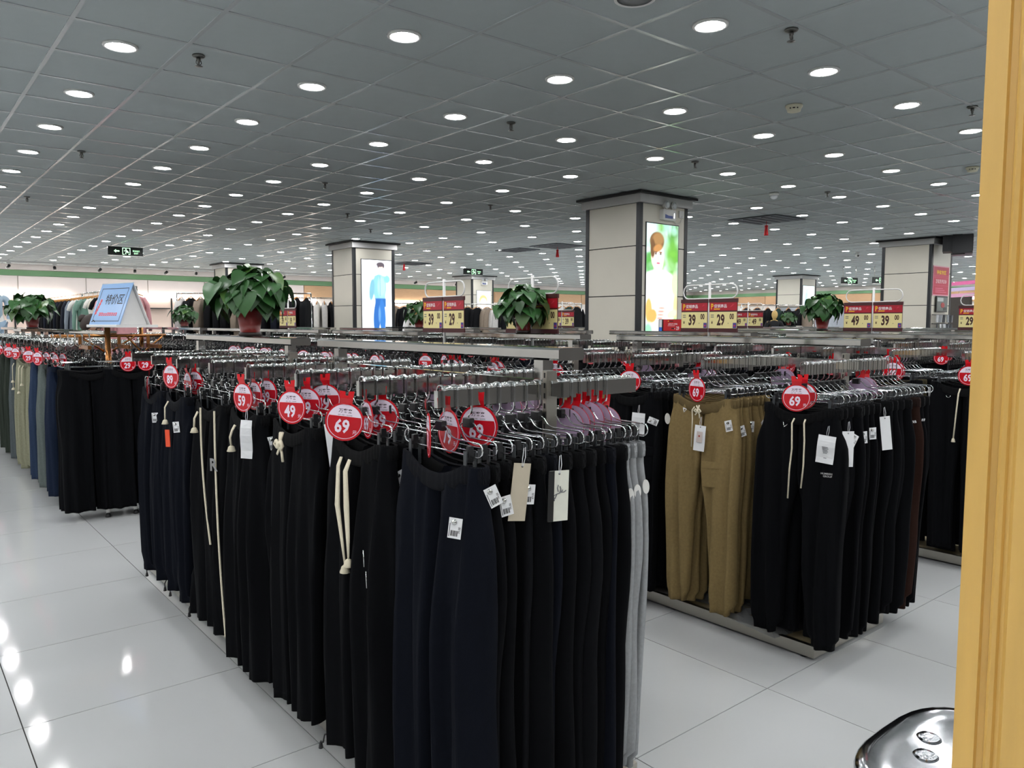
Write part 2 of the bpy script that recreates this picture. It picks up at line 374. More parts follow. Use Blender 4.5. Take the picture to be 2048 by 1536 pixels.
# trousers
def prof(f, keys):
    for (a, va), (c, vc) in zip(keys[:-1], keys[1:]):
        if f <= c:
            t = (f-a)/(c-a); t = t*t*(3-2*t); return va+(vc-va)*t
    return keys[-1][1]
LEV = [0, .02, .04, .06, .09, .12, .16, .2, .24, .28, .34, .42, .5, .58, .66, .74, .82, .9, .95, .975, 1.0]
def pants_mb(W=.36, hip=.40, knee=.19, hem=.19, gap=.03, L=1.04, T=.044, TL=.044, fold=.006, lam=.085, sag=.018, fsag=.03, seed=1, cuff=False, bulge=.0, n=22, spread=0., gather=.0, glam=.045):
    r = random.Random(seed); b = MB()
    for s in (-1, 1):
        ph = r.random()*6; ph2 = r.random()*6; vs = []; sw = r.uniform(-.012, .012)
        for li, f in enumerate(LEV):
            hw = prof(f, [(0, W/2), (.05, W/2+.003), (.2, hip/2), (.3, hip/2+.004), (.6, gap*.7+knee+spread*.5), (1, gap+hem+spread)])
            yi = prof(f, [(0, 0), (.27, 0.), (.6, gap*.7), (1, gap)])
            t = prof(f, [(0, T), (.2, T*1.1), (.5, TL), (1, TL)])
            if cuff and f >= .95: k = {.95: 1., .975: .72, 1.0: .70}[f]; m = (hw+yi)/2; a = (hw-yi)/2*k; hw, yi = m+a, m-a; t *= .8
            yc, a, bb = (hw+yi)/2, (hw-yi)/2, t/2
            bx = -bulge*math.sin(min(1, f*1.6)*PI*.5)
            for k in range(n):
                an = 2*PI*k/n; c, sn = math.cos(an), math.sin(an)
                y = yc+a*math.copysign(abs(c)**.75, c); x = bb*math.copysign(abs(sn)**.7, sn)
                am = fold*min(1, f*2.2+.15)
                x += am*math.sin(6.283*y/lam+ph+2.2*f)+.5*am*math.sin(6.283*y/(lam*.53)+ph2)
                x += gather*math.exp(-f/.22)*min(1, f/.05)*math.sin(6.283*y/glam+ph)*(1+.5*math.sin(13*y+ph2)); y += sw*f*f+.003*math.sin(9*f+ph)
                z = -L*f
                if f < .2:
                    q = max(0, 1-(y/.135)**2); z -= (fsag if x < 0 else sag)*q*(1-f/.2)
                vs.append((x+bx, y*s, z))
        fs = []
        N = len(LEV)
        for i in range(N-1):
            for k in range(n):
                q = (i*n+k, i*n+(k+1) % n, (i+1)*n+(k+1) % n, (i+1)*n+k); fs.append(q if s < 0 else q[::-1])
        fs.append(tuple((N-1)*n+k for k in (range(n) if s < 0 else range(n-1, -1, -1))))
        b.add(vs, fs, 0, True)
    return b
def band_mb(W=.36, T=.044, h=.042, sag=.018, fsag=.03, n=44):
    b = MB(); vs = []; prof_ = [(-.004, .002), (.0035, .004), (.0055, -.006), (.0065, -h*.5), (.0055, -h+.006), (.001, -h)]
    for off, dz in prof_:
        for k in range(n):
            an = 2*PI*k/n; c, sn = math.cos(an), math.sin(an)
            o2 = off+(.0022*(k % 2) if off > .003 else 0); y = (W/2+o2)*math.copysign(abs(c)**.75, c); x = (T/2+o2)*math.copysign(abs(sn)**.7, sn)
            q = max(0, 1-(y/.135)**2); vs.append((x, y, dz-(fsag if x < 0 else sag)*q))
    fs = [(i*n+k, i*n+(k+1) % n, (i+1)*n+(k+1) % n, (i+1)*n+k) for i in range(len(prof_)-1) for k in range(n)]
    b.add(vs, [q[::-1] for q in fs], 0, True); return b
FAB = {}
def fabric(hexc):
    if hexc not in FAB:
        FAB[hexc] = (mat('fabric_'+hexc, hexc, .95, var=.22, scale=90, bump=.25, bscale=700, spec=.1), ribmat('rib_'+hexc, hexc))
    return FAB[hexc]
PV = {  # cut -> parameters
    'straight': dict(W=.36, hip=.40, knee=.175, hem=.17, gap=.012), 'wide': dict(W=.37, hip=.42, knee=.20, hem=.205, gap=.008, fold=.009, lam=.11),
    'jogger': dict(W=.36, hip=.42, knee=.17, hem=.15, gap=.035, cuff=True), 'slim': dict(W=.35, hip=.38, knee=.15, hem=.14, gap=.02),
    'open': dict(W=.36, hip=.41, knee=.16, hem=.14, gap=.07, cuff=True),
    'flare': dict(W=.36, hip=.40, knee=.17, hem=.24, gap=.01, fold=.008, lam=.12)}
_pm = {}
def pants_me(cut, hexc, seed, front=False, L=1.04, T=.044):
    k = (cut, hexc, seed, front, L, T)
    if k not in _pm:
        P = dict(PV[cut]); P.update(seed=seed, L=L, T=T)
        if front: P.update(T=.062, TL=.08, bulge=.02, sag=.022, fsag=.036, fold=P.get('fold', .006)*2.0, hip=P['hip']+.02, gather=.006, n=56)
        f, r = fabric(hexc)
        _pm[k] = (pants_mb(**P).mesh('trousers', [f]), band_mb(P['W'], P['T'], .045, P.get('sag', .018), P.get('fsag', .03), 110 if front else 44).mesh('waistband', [r]))
    return _pm[k]
COLW = {'08090c': 'black', '0b0e16': 'navy-black', '0e0f12': 'charcoal-black', '806e4a': 'khaki', '909395': 'grey marl', '2a1a15': 'brown', '5c5640': 'olive', '121827': 'dark navy',
        '2b384e': 'blue denim', '5c6462': 'grey-green denim', '84846f': 'sage khaki', '2f352f': 'dark olive', '4e5558': 'grey denim', '1a2335': 'indigo denim'}
def trousers(X, Y, rz, cut, hexc, lab, grp, seed=0, front=False, L=1.04, T=.044, z=ARMZ-.186):
    a, c = pants_me(cut, hexc, seed, front, L, T)
    o = tag(ob('trousers', a, None, (X, Y, z), (0, 0, rz)), lab, 'trousers', grp)
    ob('waistband', c, o); return o
# sewn-on and pinned parts of trousers
def label_mesh(price):
    b = MB(); b.box(-.017, .017, -.026, .026, -.0006, 0)
    for k in range(7): b.box(-.010+k*.0026, -.010+k*.0026+(.0013 if k % 3 else .0019), -.020, -.006, 0, .0004, 1)
    b.box(-.0145, -.0125, -.022, .012, 0, .0004, 2)
    b.text(price, .006, .0115, -.004, 3, Matrix.Translation((0, 0, .0005)) @ Matrix.Rotation(0, 4, 'Z') @ Matrix.Translation((.0115, -.004, 0)) @ Matrix.Rotation(PI/2, 4, 'Z') @ Matrix.Translation((-.0115, .004, 0)), .9, .01)
    b.lathe([(.0075, 0), (.0075, .002), (.005, .005), (.001, .006)], 10, 4, TR((-.003, .015, 0)))
    return b.mesh('price_label', [PAPER, BLACKINK, GREYINK, BLACKINK, CHROME])
LABS = {p: label_mesh(p) for p in ('79.00', '69.00', '49.00')}
def face(loc, f='NY', tilt=0., yaw=0., lean=0.):
    return Matrix.Translation(loc) @ Matrix.Rotation(yaw, 4, 'Z') @ (FACE_NY if f == 'NY' else FACE_NX) @ Matrix.Rotation(lean, 4, 'X') @ Matrix.Rotation(tilt, 4, 'Z')
def put(o, M4): o.matrix_local = M4; return o
def price_label(t, loc, f='NY', tilt=0., yaw=0., price='69.00'): return put(ob('price_label', LABS[price], t), face(loc, f, tilt, yaw))
def hang_tag(t, loc, w=.06, h=.1, f='NY', tilt=0., yaw=0., lines=True, m=None, curl=.0, art=None):
    b = MB(); n = 5; vs = []
    for k in range(n+1):
        y = -h*k/n; vs += [(-w/2, y, curl*math.sin(k/n*5)), (w/2, y, curl*math.sin(k/n*5+.7))]
    b.add(vs, [(2*k, 2*k+1, 2*k+3, 2*k+2) for k in range(n)]); b.add([(x, y, z-.0008) for x, y, z in vs], [(2*k+2, 2*k+3, 2*k+1, 2*k) for k in range(n)])
    b.lathe([(.003, 0), (.003, .0012)], 8, 2, TR((0, -.008, 0)))
    if lines:
        for k in range(5): b.box(-w*.22+.002*k, w*.12+.003*(k % 2), -h*.42-k*.006, -h*.42-k*.006+.0028, curl+.0004, curl+.0012, 1)
        b.box(-w*.05, w*.12, -h*.80, -h*.78, curl+.0004, curl+.0012, 1)
    if art == 'photo':
        b.box(-w*.26, w*.26, -h*.66, -h*.24, curl+.0004, curl+.001, 3); b.box(-w*.1, w*.05, -h*.45, -h*.38, curl+.001, curl+.0016, 4)
    if art == 'stag':
        for q in ([(-.012, -.075), (-.006, -.062), (.002, -.06), (.012, -.052)], [(.002, -.06), (.006, -.05), (.003, -.042)], [(-.002, -.056), (-.005, -.046), (-.002, -.038)], [(.006, -.058), (.016, -.058), (.022, -.054)], [(-.006, -.062), (-.016, -.066), (-.013, -.08)]):
            b.tube([(x, y, .001) for x, y in q], .0014, 4, 1)
    o = put(mk('hang_tag', b, [m or PAPER, GREYINK, BLACKINK, mat('tag_photo', 'c9bdb8', .5), mat('tag_photo_red', 'a04a40', .5)], t), face(loc, f, tilt, yaw))
    s = MB(); s.tube([(-.002, -.008, .002), (-.004, .012, .004), (-.002, .04, .002)], .0009, 4); s.tube([(.001, -.008, .002), (.004, .016, .004), (.002, .042, .002)], .0009, 4)
    mk('string', s, PAPER, o); return o
def cord(t, pts, r=.004, m=None, flat=1., name='drawstring', knot=True):
    b = MB(); b.tube(pts, r, 6, 0, True, False, flat)
    if knot:
        p = Vector(pts[-1]); r = min(.0065, r[-1] if isinstance(r, list) else r); b.lathe([(r*.9, 0), (r*2.0, -.006), (r*2.2, -.012), (r*2.9, -.022), (r*2.6, -.024)], 8, 0, Matrix.Translation(p))
    return mk(name, b, m or CREAM, t)
def bow(t, loc, s=1.):
    b = MB(); P = lambda *a: [(loc[0]+x*s, loc[1]+y*s, loc[2]+z*s) for x, y, z in a]
    b.tube(P((0, .018, .035), (-.006, .006, .022), (-.008, 0, 0), (-.008, .012, -.018), (-.008, .022, -.03)), .006*s, 6, 0, True, False, .6)
    b.tube(P((0, -.004, .04), (-.006, -.004, .02), (-.008, 0, 0), (-.008, -.012, -.022), (-.006, -.014, -.05)), .006*s, 6, 0, True, False, .6)
    b.tube(P((-.01, 0, 0), (-.012, .02, .012), (-.012, .03, .002), (-.01, .016, -.008), (-.01, 0, 0)), .006*s, 6)
    b.tube(P((-.01, 0, 0), (-.012, -.016, .012), (-.012, -.026, .0), (-.01, -.012, -.01), (-.01, 0, 0)), .006*s, 6)
    b.lathe([(.004*s, .012*s), (.011*s, .004*s), (.010*s, -.006*s), (.003*s, -.012*s)], 8, 0, Matrix.Translation((loc[0]-.010*s, loc[1], loc[2])))
    return mk('drawstring_bow', b, CREAM, t)
# round red price discs
_tm = {}
def disc_me(price):
    if price in _tm: return _tm[price]
    b = MB(); R = .0595; n = 32; cz = -.035-R+.004
    def circ(r, z, m, T0=None): b.add([(r*math.cos(2*PI*k/n), cz+r*math.sin(2*PI*k/n), z) for k in range(n)], [tuple(range(n))], m)
    b.lathe([(R, 0), (R, .0022)], n, 0, Matrix.Translation((0, cz, -.0022)), False, [0])
    circ(R-.0005, .0001, 0); circ(R-.006, .0003, 1); circ(R-.0078, .0005, 0)
    b.add([(.999*(R-.001)*math.cos(2*PI*k/n), cz+(R-.001)*math.sin(2*PI*k/n), -.0025) for k in range(n)], [tuple(range(n-1, -1, -1))], 3)
    r = R-.0078; hy = .0165
    a0 = math.asin(hy/r); seg = [(r*math.cos(a), cz+r*math.sin(a), .0007) for a in np.linspace(a0, PI-a0, 14)]
    b.add(seg, [tuple(range(len(seg)))], 1)
    b.text('万客来', .0135, 0, cz+.034, 2, Matrix.Translation((0, 0, .001)), 1., .012)
    b.text('品质 · 实惠 · 一站式购物', .0042, 0, cz+.0205, 2, Matrix.Translation((0, 0, .001)), .92)
    sx = .82 if len(price) < 3 else .66
    b.text(price, .044, -.006 if len(price) < 3 else -.004, cz-.014, 1, Matrix.Translation((0, 0, .001)), sx, .03)
    b.text('元', .012, .034, cz-.030, 1, Matrix.Translation((0, 0, .001)), 1., .01)
    me = b.mesh('price_tag', [RED, TAGW, INK, LILAC])
    f = MB(); P = [(-.023, .004), (-.005, .003), (-.004, -.009), (.004, -.009), (.005, .004), (.022, .006), (.020, -.018), (.018, -.037), (-.019, -.037), (-.021, -.018)]
    f.add([(x, y, .007 if y > -.03 else 0) for x, y in P], [(0, 1, 2, 9), (2, 3, 6, 9), (3, 4, 5, 6), (9, 6, 7, 8)]); f.add([(x, y, (.007 if y > -.03 else 0)-.001) for x, y in P], [(9, 2, 1, 0), (9, 6, 3, 2), (6, 5, 4, 3), (8, 7, 6, 9)])
    f.tube([(-.014, -.036, .0015), (.014, -.036, .0015)], .0016, 5)
    fm = f.mesh('flag', [REDF]); _tm[price] = (me, fm); return _tm[price]
def price_tag(X, Y, Z, price, lab, yaw=0., tilt=0., f='NX', parts=True, grp='round price tags'):
    m, fm = disc_me(price); o = tag(ob('price_tag', m), lab, 'price tag', grp)
    o.matrix_world = face((X, Y, Z), f, tilt, yaw)
    if parts: ob('flag', fm, o)
    return o
# ------------------------------------------------------------------ the racks that stand close enough to be told apart
BK, NV, CH, KH, GM, BR, OL = '08090c', '0b0e16', '0e0f12', '806e4a', '909395', '2a1a15', '5c5640'
G_T, G_H = 'trousers on the trouser racks', 'chrome clip hangers'
class Rk:
    def __init__(s, name, X, ya, yb, arms, lab): s.name, s.X, s.arms = name, X, arms; s.o = rack(lab, X, ya, yb, arms)
SD = {-1: 'aisle-side', 1: 'far-side'}
RKS = {
 'A': Rk('nearest rack', 1.52, 1.6, 3.1, [1.69, 2.12, 2.58, 3.06], 'nearest chrome trouser rack, bare top bar, black trousers all along it'),
 'B': Rk('big plant rack', 1.52, 3.42, 4.95, [3.5, 3.985, 4.44, 4.86], 'chrome trouser rack carrying the big potted plant, black trousers in front'),
 'R': Rk('khaki rack', 3.47, 1.70, 3.15, [1.765, 2.288, 2.737, 3.1], 'chrome trouser rack on a silver base with khaki and black trousers'),
 'S': Rk('middle plant rack', 3.47, 3.5, 4.98, [3.6, 4.05, 4.5, 4.9], 'chrome trouser rack carrying the middle potted plant and a price board'),
 'W': Rk('wooden frame rack', 5.42, 1.70, 3.2, [1.84, 2.27, 2.74, 3.12], 'chrome trouser rack with olive trousers, half hidden by the wooden frame')}
STUFFARMS = []      # (X, Y, side): packed trousers not seen singly
def armset(key, ai, side, n, cols, cuts, pants_n=None, x0=None, dx=.048, seed=0, front=None, hang=True, jit=.06):
    R_ = RKS[key]; Y = R_.arms[ai]; out = []; r = random.Random(seed*31+ai*7+side)
    xo = x0 if x0 is not None else R_.X+side*.375
    pn = n if pants_n is None else pants_n
    for i in range(n):
        x = xo-side*dx*i+r.uniform(-.005, .005); rz = r.uniform(-jit, jit)
        where = '%s %s arm of the %s' % (nth(ai), SD[side], R_.name)
        if hang:
            hanger(x, Y, rz, 'chrome clip hanger, %s from tip, %s' % (nth(i), where), G_H)
        if i < pn:
            h = cols[i % len(cols)]; c = cuts[i % len(cuts)]
            t = trousers(x, Y+r.uniform(-.012, .012), rz+(0 if side < 0 else PI), c, h, '%s trousers, %s from tip, %s' % (COLW[h], nth(i), where), G_T, seed=r.randint(0, 3), front=(i == 0 if front is None else front), L=1.03+r.uniform(-.02, .02) if i == 0 else r.choice([1.0, 1.03, 1.05]), T=min(.038, dx*.86))
            out.append(t)
    if pn < n: STUFFARMS.append((R_.X, Y, side, pn, n, dx))
    return out
# A
a0 = armset('A', 0, -1, 8, [NV, BK, BK, CH, BK, NV, BK, BK], ['wide', 'straight', 'wide', 'straight'], seed=1)
a0r = armset('A', 0, 1, 7, [GM, GM, GM, BK, NV, BK, CH], ['jogger', 'jogger', 'jogger', 'straight', 'wide'], x0=1.765, dx=.038, seed=2, front=False)
a1 = armset('A', 1, -1, 8, [BK, BK, NV, BK, BK], ['wide', 'straight'], 5, seed=3)
a2 = armset('A', 2, -1, 8, [BK, CH, BK, BK, NV], ['straight', 'wide'], 4, seed=4)
a3 = armset('A', 3, -1, 8, [BK, BK, NV, CH, BK], ['wide', 'straight'], 4, seed=5)
for q in (1, 2, 3): armset('A', q, 1, 8, [BK], ['straight'], 0, seed=6)
# B
b0 = armset('B', 0, -1, 8, [BK, NV, BK, BK], ['flare', 'straight'], 3, seed=7)
b1 = armset('B', 1, -1, 8, [NV, BK, BK, BK], ['jogger', 'straight'], 4, seed=8)
b2 = armset('B', 2, -1, 8, [NV, BK, BK], ['jogger', 'straight'], 3, seed=9)
for q in (0, 1, 2): armset('B', q, 1, 7, [BK], ['straight'], 0, seed=10)
# R
r0 = armset('R', 0, -1, 8, [BK, BK, CH, BK, BK, BK, BK, BK], ['open', 'slim', 'slim', 'jogger', 'slim', 'slim', 'jogger', 'slim'], seed=11)
r0r = armset('R', 0, 1, 9, [BK, BK, BR, BR, BK, BK, CH, BK, BK], ['slim', 'jogger'], x0=3.95, dx=.048, seed=12, front=False)
r1 = armset('R', 1, -1, 8, [KH], ['open', 'jogger', 'jogger', 'jogger', 'jogger', 'jogger', 'jogger', 'jogger'], 7, seed=13)
r2 = armset('R', 2, -1, 8, [BK, BK, BK, CH], ['straight'], 5, seed=14)
armset('R', 3, -1, 7, [KH], ['jogger'], 3, seed=15)
for q in (1, 2): armset('R', q, 1, 7, [BK], ['straight'], 0, seed=16)
# S, W
s0 = armset('S', 0, -1, 8, [BK], ['straight'], 0, seed=17)
for q in (1, 2): armset('S', q, -1, 7, [BK, CH], ['straight'], 0, seed=18)
w0 = armset('W', 0, -1, 8, [BK, BK, CH], ['slim', 'straight'], 4, seed=19)
w1 = armset('W', 1, -1, 8, [BK, OL, OL, BK, BK], ['straight', 'jogger', 'jogger', 'straight'], 5, seed=20)
w2 = armset('W', 2, -1, 7, [BK, BK], ['straight'], 2, seed=21)
# ================================================================== WHAT HANGS ON THE NEAR TROUSERS
def ch(o, w): # world point -> local point of an unrotated-enough thing
    return Euler((0, 0, -o.rotation_euler.z)).to_matrix() @ (Vector(w)-o.location)
def edge(t, yaw=-.25): return -.197
# front row, nearest rack
t = a0[0]; price_label(t, (-.070, -.158, -.145), 'NX', -.12, .72, '79.00')
price_label(a0[1], (-.028, -.203, -.07), 'NY', .42, -.35, '79.00'); price_label(a0[2], (-.026, -.206, -.105), 'NY', .2, -.3, '79.00')
hang_tag(a0[2], (.024, -.212, .0), .05, .15, 'NY', -.12, -.2, False, mat('beige_card', 'b9b09c', .7)); price_label(a0[3], (-.02, -.206, -.085), 'NY', -.1, -.3)
ht = hang_tag(a0[4], (.02, -.226, -.028), .06, .135, 'NY', -.03, -.25, False, mat('cream_card', 'd6d8cc', .7), .0, 'stag')
b = MB(); b.box(-.034, -.016, -.134, 0, .001, .003); mk('black_band', b, BLACKINK, ht)
price_label(a0[5], (-.012, -.206, -.072), 'NY', .55, -.3)
oval = mat('white_oval', 'dcdcd8', .6)
def ovaltag(t, loc, s=.02):
    b = MB(); b.lathe([(s, -.0008), (s, .0008)], 16, 0, None, False, None, .55, 1.); return put(mk('oval_sticker', b, oval, t), face(loc, 'NY', .1, -.35))
for q, tt in enumerate(a0r[:3]): ovaltag(tt, (.0, .2, -.13), .022).matrix_local = face((.004, .200, -.13-.008*q), 'NY', .1, PI-.25)
# second front pair: long cream drawstrings
t = a1[0]
cord(t, [(-.058, -.02, -.055), (-.072, -.018, -.09), (-.075, -.028, -.2), (-.073, -.03, -.29), (-.07, -.025, -.36)], [.010, .014, .017, .012, .006], None, .35)
cord(t, [(-.058, .04, -.055), (-.07, .036, -.08), (-.078, .03, -.2), (-.074, .012, -.3), (-.07, .0, -.385)], [.010, .012, .017, .011, .006], None, .35)
price_label(a1[1], (-.026, -.19, -.1), 'NY', .5, -.6); price_label(a1[2], (-.026, -.2, -.07), 'NY', -.2, -.4)
cord(t, [(-.03, .19, -1.02), (-.05, .225, -1.035), (-.06, .215, -1.055), (-.06, .235, -1.06)], .003, BLK, 1., 'hem_toggle')
for zz, yy in ((-.31, -.12), (-.37, -.135)):
    b = MB(); b.tube([(-.066, yy, zz), (-.066, yy-.004, zz-.05)], .0022, 5); mk('zip_puller', b, CHROME, t)
t = a2[0]; bow(t, (-.066, -.02, -.068), 1.15)
hang_tag(a2[1], (-.03, -.215, .02), .035, .17, 'NY', .12, -.7, False)
price_label(a2[2], (-.03, -.2, -.11), 'NY', -.2, -.5)
t = a3[0]; cord(t, [(-.06, .0, -.05), (-.07, .005, -.07), (-.075, .02, -.10), (-.07, .025, -.135)], .0075, None, .6)
hang_tag(a3[0], (-.066, -.17, -.012), .045, .15, 'NX', -.05, .9, False, None, .008)
price_label(a3[1], (-.03, -.205, -.105), 'NY', .15, -.5); cord(a3[1], [(-.045, -.18, -.03), (-.06, -.185, -.08), (-.05, -.18, -.12)], .005, None, .6)
# flared pair with long cream side stripes
t = b0[0]
for y0_, y1_, z1_ in ((-.155, -.24, -.99), (.02, -.085, -.62)):
    b = MB(); b.tube([(-.054-.012*math.sin(k/8*2.2), y0_+(y1_-y0_)*(k/8)**1.4, -.02+(z1_+.02)*k/8) for k in range(9)], .0095, 4, 0, True, False, .3); mk('side_stripe', b, CREAM, t)
b = MB(); b.text('R', .055, 0, 0, 0, None, .9, .03); put(mk('printed_letter', b, mat('print_grey', '8c8c8c', .7), t), face((-.068, -.17, -.25), 'NX', 0, .5))
cord(t, [(-.056, .05, -.04), (-.07, .055, -.07), (-.074, .05, -.11)], .007, None, .6)
t = b1[0]; price_label(t, (-.062, -.15, -.14), 'NX', .1, .7, '49.00'); price_label(b1[1], (-.03, -.202, -.16), 'NY', -.1, -.6)
b = MB(); b.text('ti', .06, 0, 0, 0, None, .8, .03); put(mk('printed_letter', b, PAPER, b1[1]), face((-.03, -.215, -.29), 'NY', .1, -.6))
b = MB(); b.box(-.014, .014, -.085, 0, -.004, 0, 0, None, .003); put(mk('orange_tag', b, mat('orange_card', 'e8512a', .5), t), face((-.066, .01, -.17), 'NX', .03, .6))
cord(t, [(-.05, .03, -.03), (-.066, .034, -.06), (-.068, .03, -.12)], .006, None, .6)
price_label(b2[0], (-.05, -.13, -.14), 'NX', .05, .8)
for tt, y in ((b1[0], .2), (b1[0], -.16), (b2[0], .18), (b2[0], -.14)):
    cord(tt, [(-.02, y, -1.01), (-.03, y+.012, -1.04), (-.028, y+.02, -1.06)], .003, BLK, 1., 'hem_toggle')
# black joggers at the front of the khaki rack
t = r0[0]
cord(t, [(-.058, .0, -.05), (-.07, .004, -.07), (-.074, -.002, -.18), (-.072, .008, -.27), (-.073, .012, -.40)], .0038, None, 1., 'drawstring', False)
cord(t, [(-.058, -.052, -.05), (-.07, -.054, -.065), (-.073, -.06, -.14), (-.072, -.058, -.25), (-.073, -.05, -.345)], .0038, None, 1., 'drawstring', False)
b = MB(); b.tube([(-.062, .052, -.068), (-.066, .045, -.092), (-.062, .03, -.078)], .0022, 5); mk('vee_badge', b, CHROME, t)
hang_tag(t, (-.072, -.165, -.105), .07, .118, 'NX', -.1, .35, True, None, .006)
b = MB(); b.text('NUMBERS', .008, 0, 0, 0, None, 1., .02); b.text('GROUP', .008, .004, -.011, 0, None, 1., .02); put(mk('printed_letters', b, mat('print_grey2', 'b0b0b0', .7), t), face((-.07, -.165, -.265), 'NX', 0, .3))
for k, (q, z, tl) in enumerate(((2, -.135, -.5), (4, -.13, .1), (6, -.122, .05))): price_label(r0[q], (-.03, -.2, z), 'NY', tl, -.45)
hang_tag(r0[1], (-.03, -.205, -.09), .05, .15, 'NY', .0, -.6, False); hang_tag(r0[7], (-.02, -.21, -.05), .045, .15, 'NY', .12, -.7, False)
for q, tt in enumerate(r0r[2:6]):
    b = MB(); b.text('AC.IB', .007, 0, 0, 0, None, 1., .02); put(mk('printed_letters', b, PAPER, tt), face((.0, .202, -.1), 'NY', 0, PI-.3))
# khaki joggers
t = r1[0]
cord(t, [(-.058, .02, -.045), (-.07, .025, -.06), (-.073, .02, -.10), (-.074, .022, -.24)], .003, None, 1., 'drawstring', False)
bow(t, (-.066, -.01, -.062), .7); hang_tag(t, (-.074, -.03, -.13), .055, .125, 'NX', -.08, .25, False, None, .002, 'photo')
b = MB(); b.tube([(-.064, .082, -.055), (-.067, .075, -.075), (-.066, .062, -.06), (-.064, .082, -.055)], .0024, 5); mk('vee_badge', b, PAPER, t)
for q, z, tl in ((1, -.15, .3), (3, -.135, -.05), (5, -.14, -.6)): price_label(r1[q], (-.025, -.206, z), 'NY', tl, -.5)
price_label(t, (-.05, -.17, -.12), 'NX', .2, 1.0); ovaltag(t, (-.05, .19, -.12), .028)
for tt in r1[:3]:
    f, r = fabric(KH); b = MB(); b.box(-.002, .003, -.055, .055, -.12, .0); b.box(-.004, .004, -.058, .058, -.03, .002); put(mk('cargo_pocket', b, f, tt), Matrix.Translation((-.064 if tt is t else -.03, -.105, -.30)) @ Matrix.Rotation(.5 if tt is t else .9, 4, 'Z'))
t = r2[0]; hang_tag(t, (-.07, -.10, -.105), .07, .12, 'NX', -.05, .4, True, None, .004); price_label(t, (-.064, -.19, -.14), 'NX', 1.2, .7)
for tt in r2[:2]:
    f, r = fabric(BK); b = MB(); b.box(-.002, .004, -.07, .07, -.17, .0); b.box(-.005, .005, -.073, .073, -.045, .002); put(mk('cargo_pocket', b, f, tt), Matrix.Translation((-.064, -.11, -.28)) @ Matrix.Rotation(.35, 4, 'Z'))
# by the wooden frame
t = w0[0]; cord(t, [(-.056, .0, -.03), (-.07, .004, -.06), (-.073, .012, -.2), (-.072, .02, -.33)], .0042, None, 1., 'drawstring')
b = MB(); b.tube([(-.066, .06+.012*math.cos(a), -.075+.012*math.sin(a)) for a in [PI+PI*k/6 for k in range(7)]], .002, 5); mk('metal_ring', b, CHROME, t)
for q, y, tl in ((1, -.205, -.3), (2, -.205, .5)): price_label(w1[q], (-.03, y, -.15), 'NY', tl, -.6)
hang_tag(w1[3], (-.03, -.205, -.04), .06, .16, 'NY', .1, -.6, False)
for tt in w1[1:3]:
    f, r = fabric(OL); b = MB(); b.box(-.002, .004, -.06, .06, -.15, .0); b.box(-.005, .005, -.062, .062, -.04, .002); put(mk('cargo_pocket', b, f, tt), Matrix.Translation((-.03, -.14, -.3)) @ Matrix.Rotation(.9, 4, 'Z'))
# ------------------------------------------------------------------ red price discs
def pt(x, y, zc, price, lab, yaw, tilt=0., f='NX'): price_tag(x, y, zc+.0905, price, lab, yaw, tilt, f)
pt(1.095, 2.12, 1.198, '69', 'big round red 69 price tag facing forward on the nearest rack', .9, -.12)
pt(1.16, 2.12, 1.2, '69', 'narrow red price tag, edge-on right behind the big 69 tag', -.2)
pt(1.215, 2.13, 1.205, '69', 'round red 69 price tag just behind the edge-on one', .75)
pt(1.10, 2.55, 1.206, '49', 'round red 49 price tag above the cream bow, outermost of its three', .5)
pt(1.165, 2.57, 1.212, '49', 'round red 49 price tag, middle of the three above the cream bow', .6)
pt(1.235, 2.57, 1.222, '49', 'round red 49 price tag, innermost of the three above the cream bow', 1.0)
pt(1.105, 1.69, 1.205, '79', 'red price tag seen edge-on at the corner of the nearest rack', -.5)
pt(1.17, 1.69, 1.21, '79', 'half-turned red 79 price tag at the corner of the nearest rack', -.1)
pt(1.27, 1.69, 1.215, '69', 'oval-looking red 69 price tag deepest on the nearest corner arm', .45)
pt(1.12, 3.07, 1.2, '59', 'half-turned red 59 price tag, outermost of three on the nearest rack', .3)
pt(1.165, 3.07, 1.205, '59', 'half-turned red 59 price tag, middle of three on the nearest rack', .2)
pt(1.22, 3.07, 1.21, '59', 'half-turned red 59 price tag, innermost of three on the nearest rack', .35)
pt(1.10, 3.985, 1.235, '89', 'half-turned red price tag near the sage and denim end of the aisle', .35)
pt(1.18, 3.99, 1.195, '69', 'edge-on red price tag above the orange hang tag', .0)
pt(1.215, 3.99, 1.2, '69', 'half-turned red 69 price tag above the orange hang tag', .4)
pt(1.11, 4.44, 1.15, '69', 'pale lilac back of a price tag hanging low by the dark navy trousers', 2.8)
pt(3.04, 1.765, 1.18, '69', 'round red 69 price tag on the black joggers, frontmost of two', .5)
pt(3.09, 1.765, 1.185, '69', 'round red price tag half hidden behind the jogger rack 69 tag', .45)
pt(3.04, 2.288, 1.18, '69', 'narrow half-turned red 69 price tag above the khaki joggers', -.22)
pt(3.04, 2.72, 1.195, '89', 'round red 89 price tag above the black cargo trousers', .72)
pt(5.02, 2.25, 1.195, '109', 'round red 109 price tag above the olive trousers', .42)
pt(5.07, 2.29, 1.24, '29', 'red price tag peeping out behind the 109 tag', .4)
pt(5.02, 1.80, 1.19, '69', 'round red price tag cut off by the wooden frame', .2)
pt(6.97, 2.72, 1.21, '69', 'small round red price tag, front of a pair far right of the olive trousers', .4); pt(7.03, 2.72, 1.215, '69', 'small round red price tag, rear of a pair far right of the olive trousers', .4)
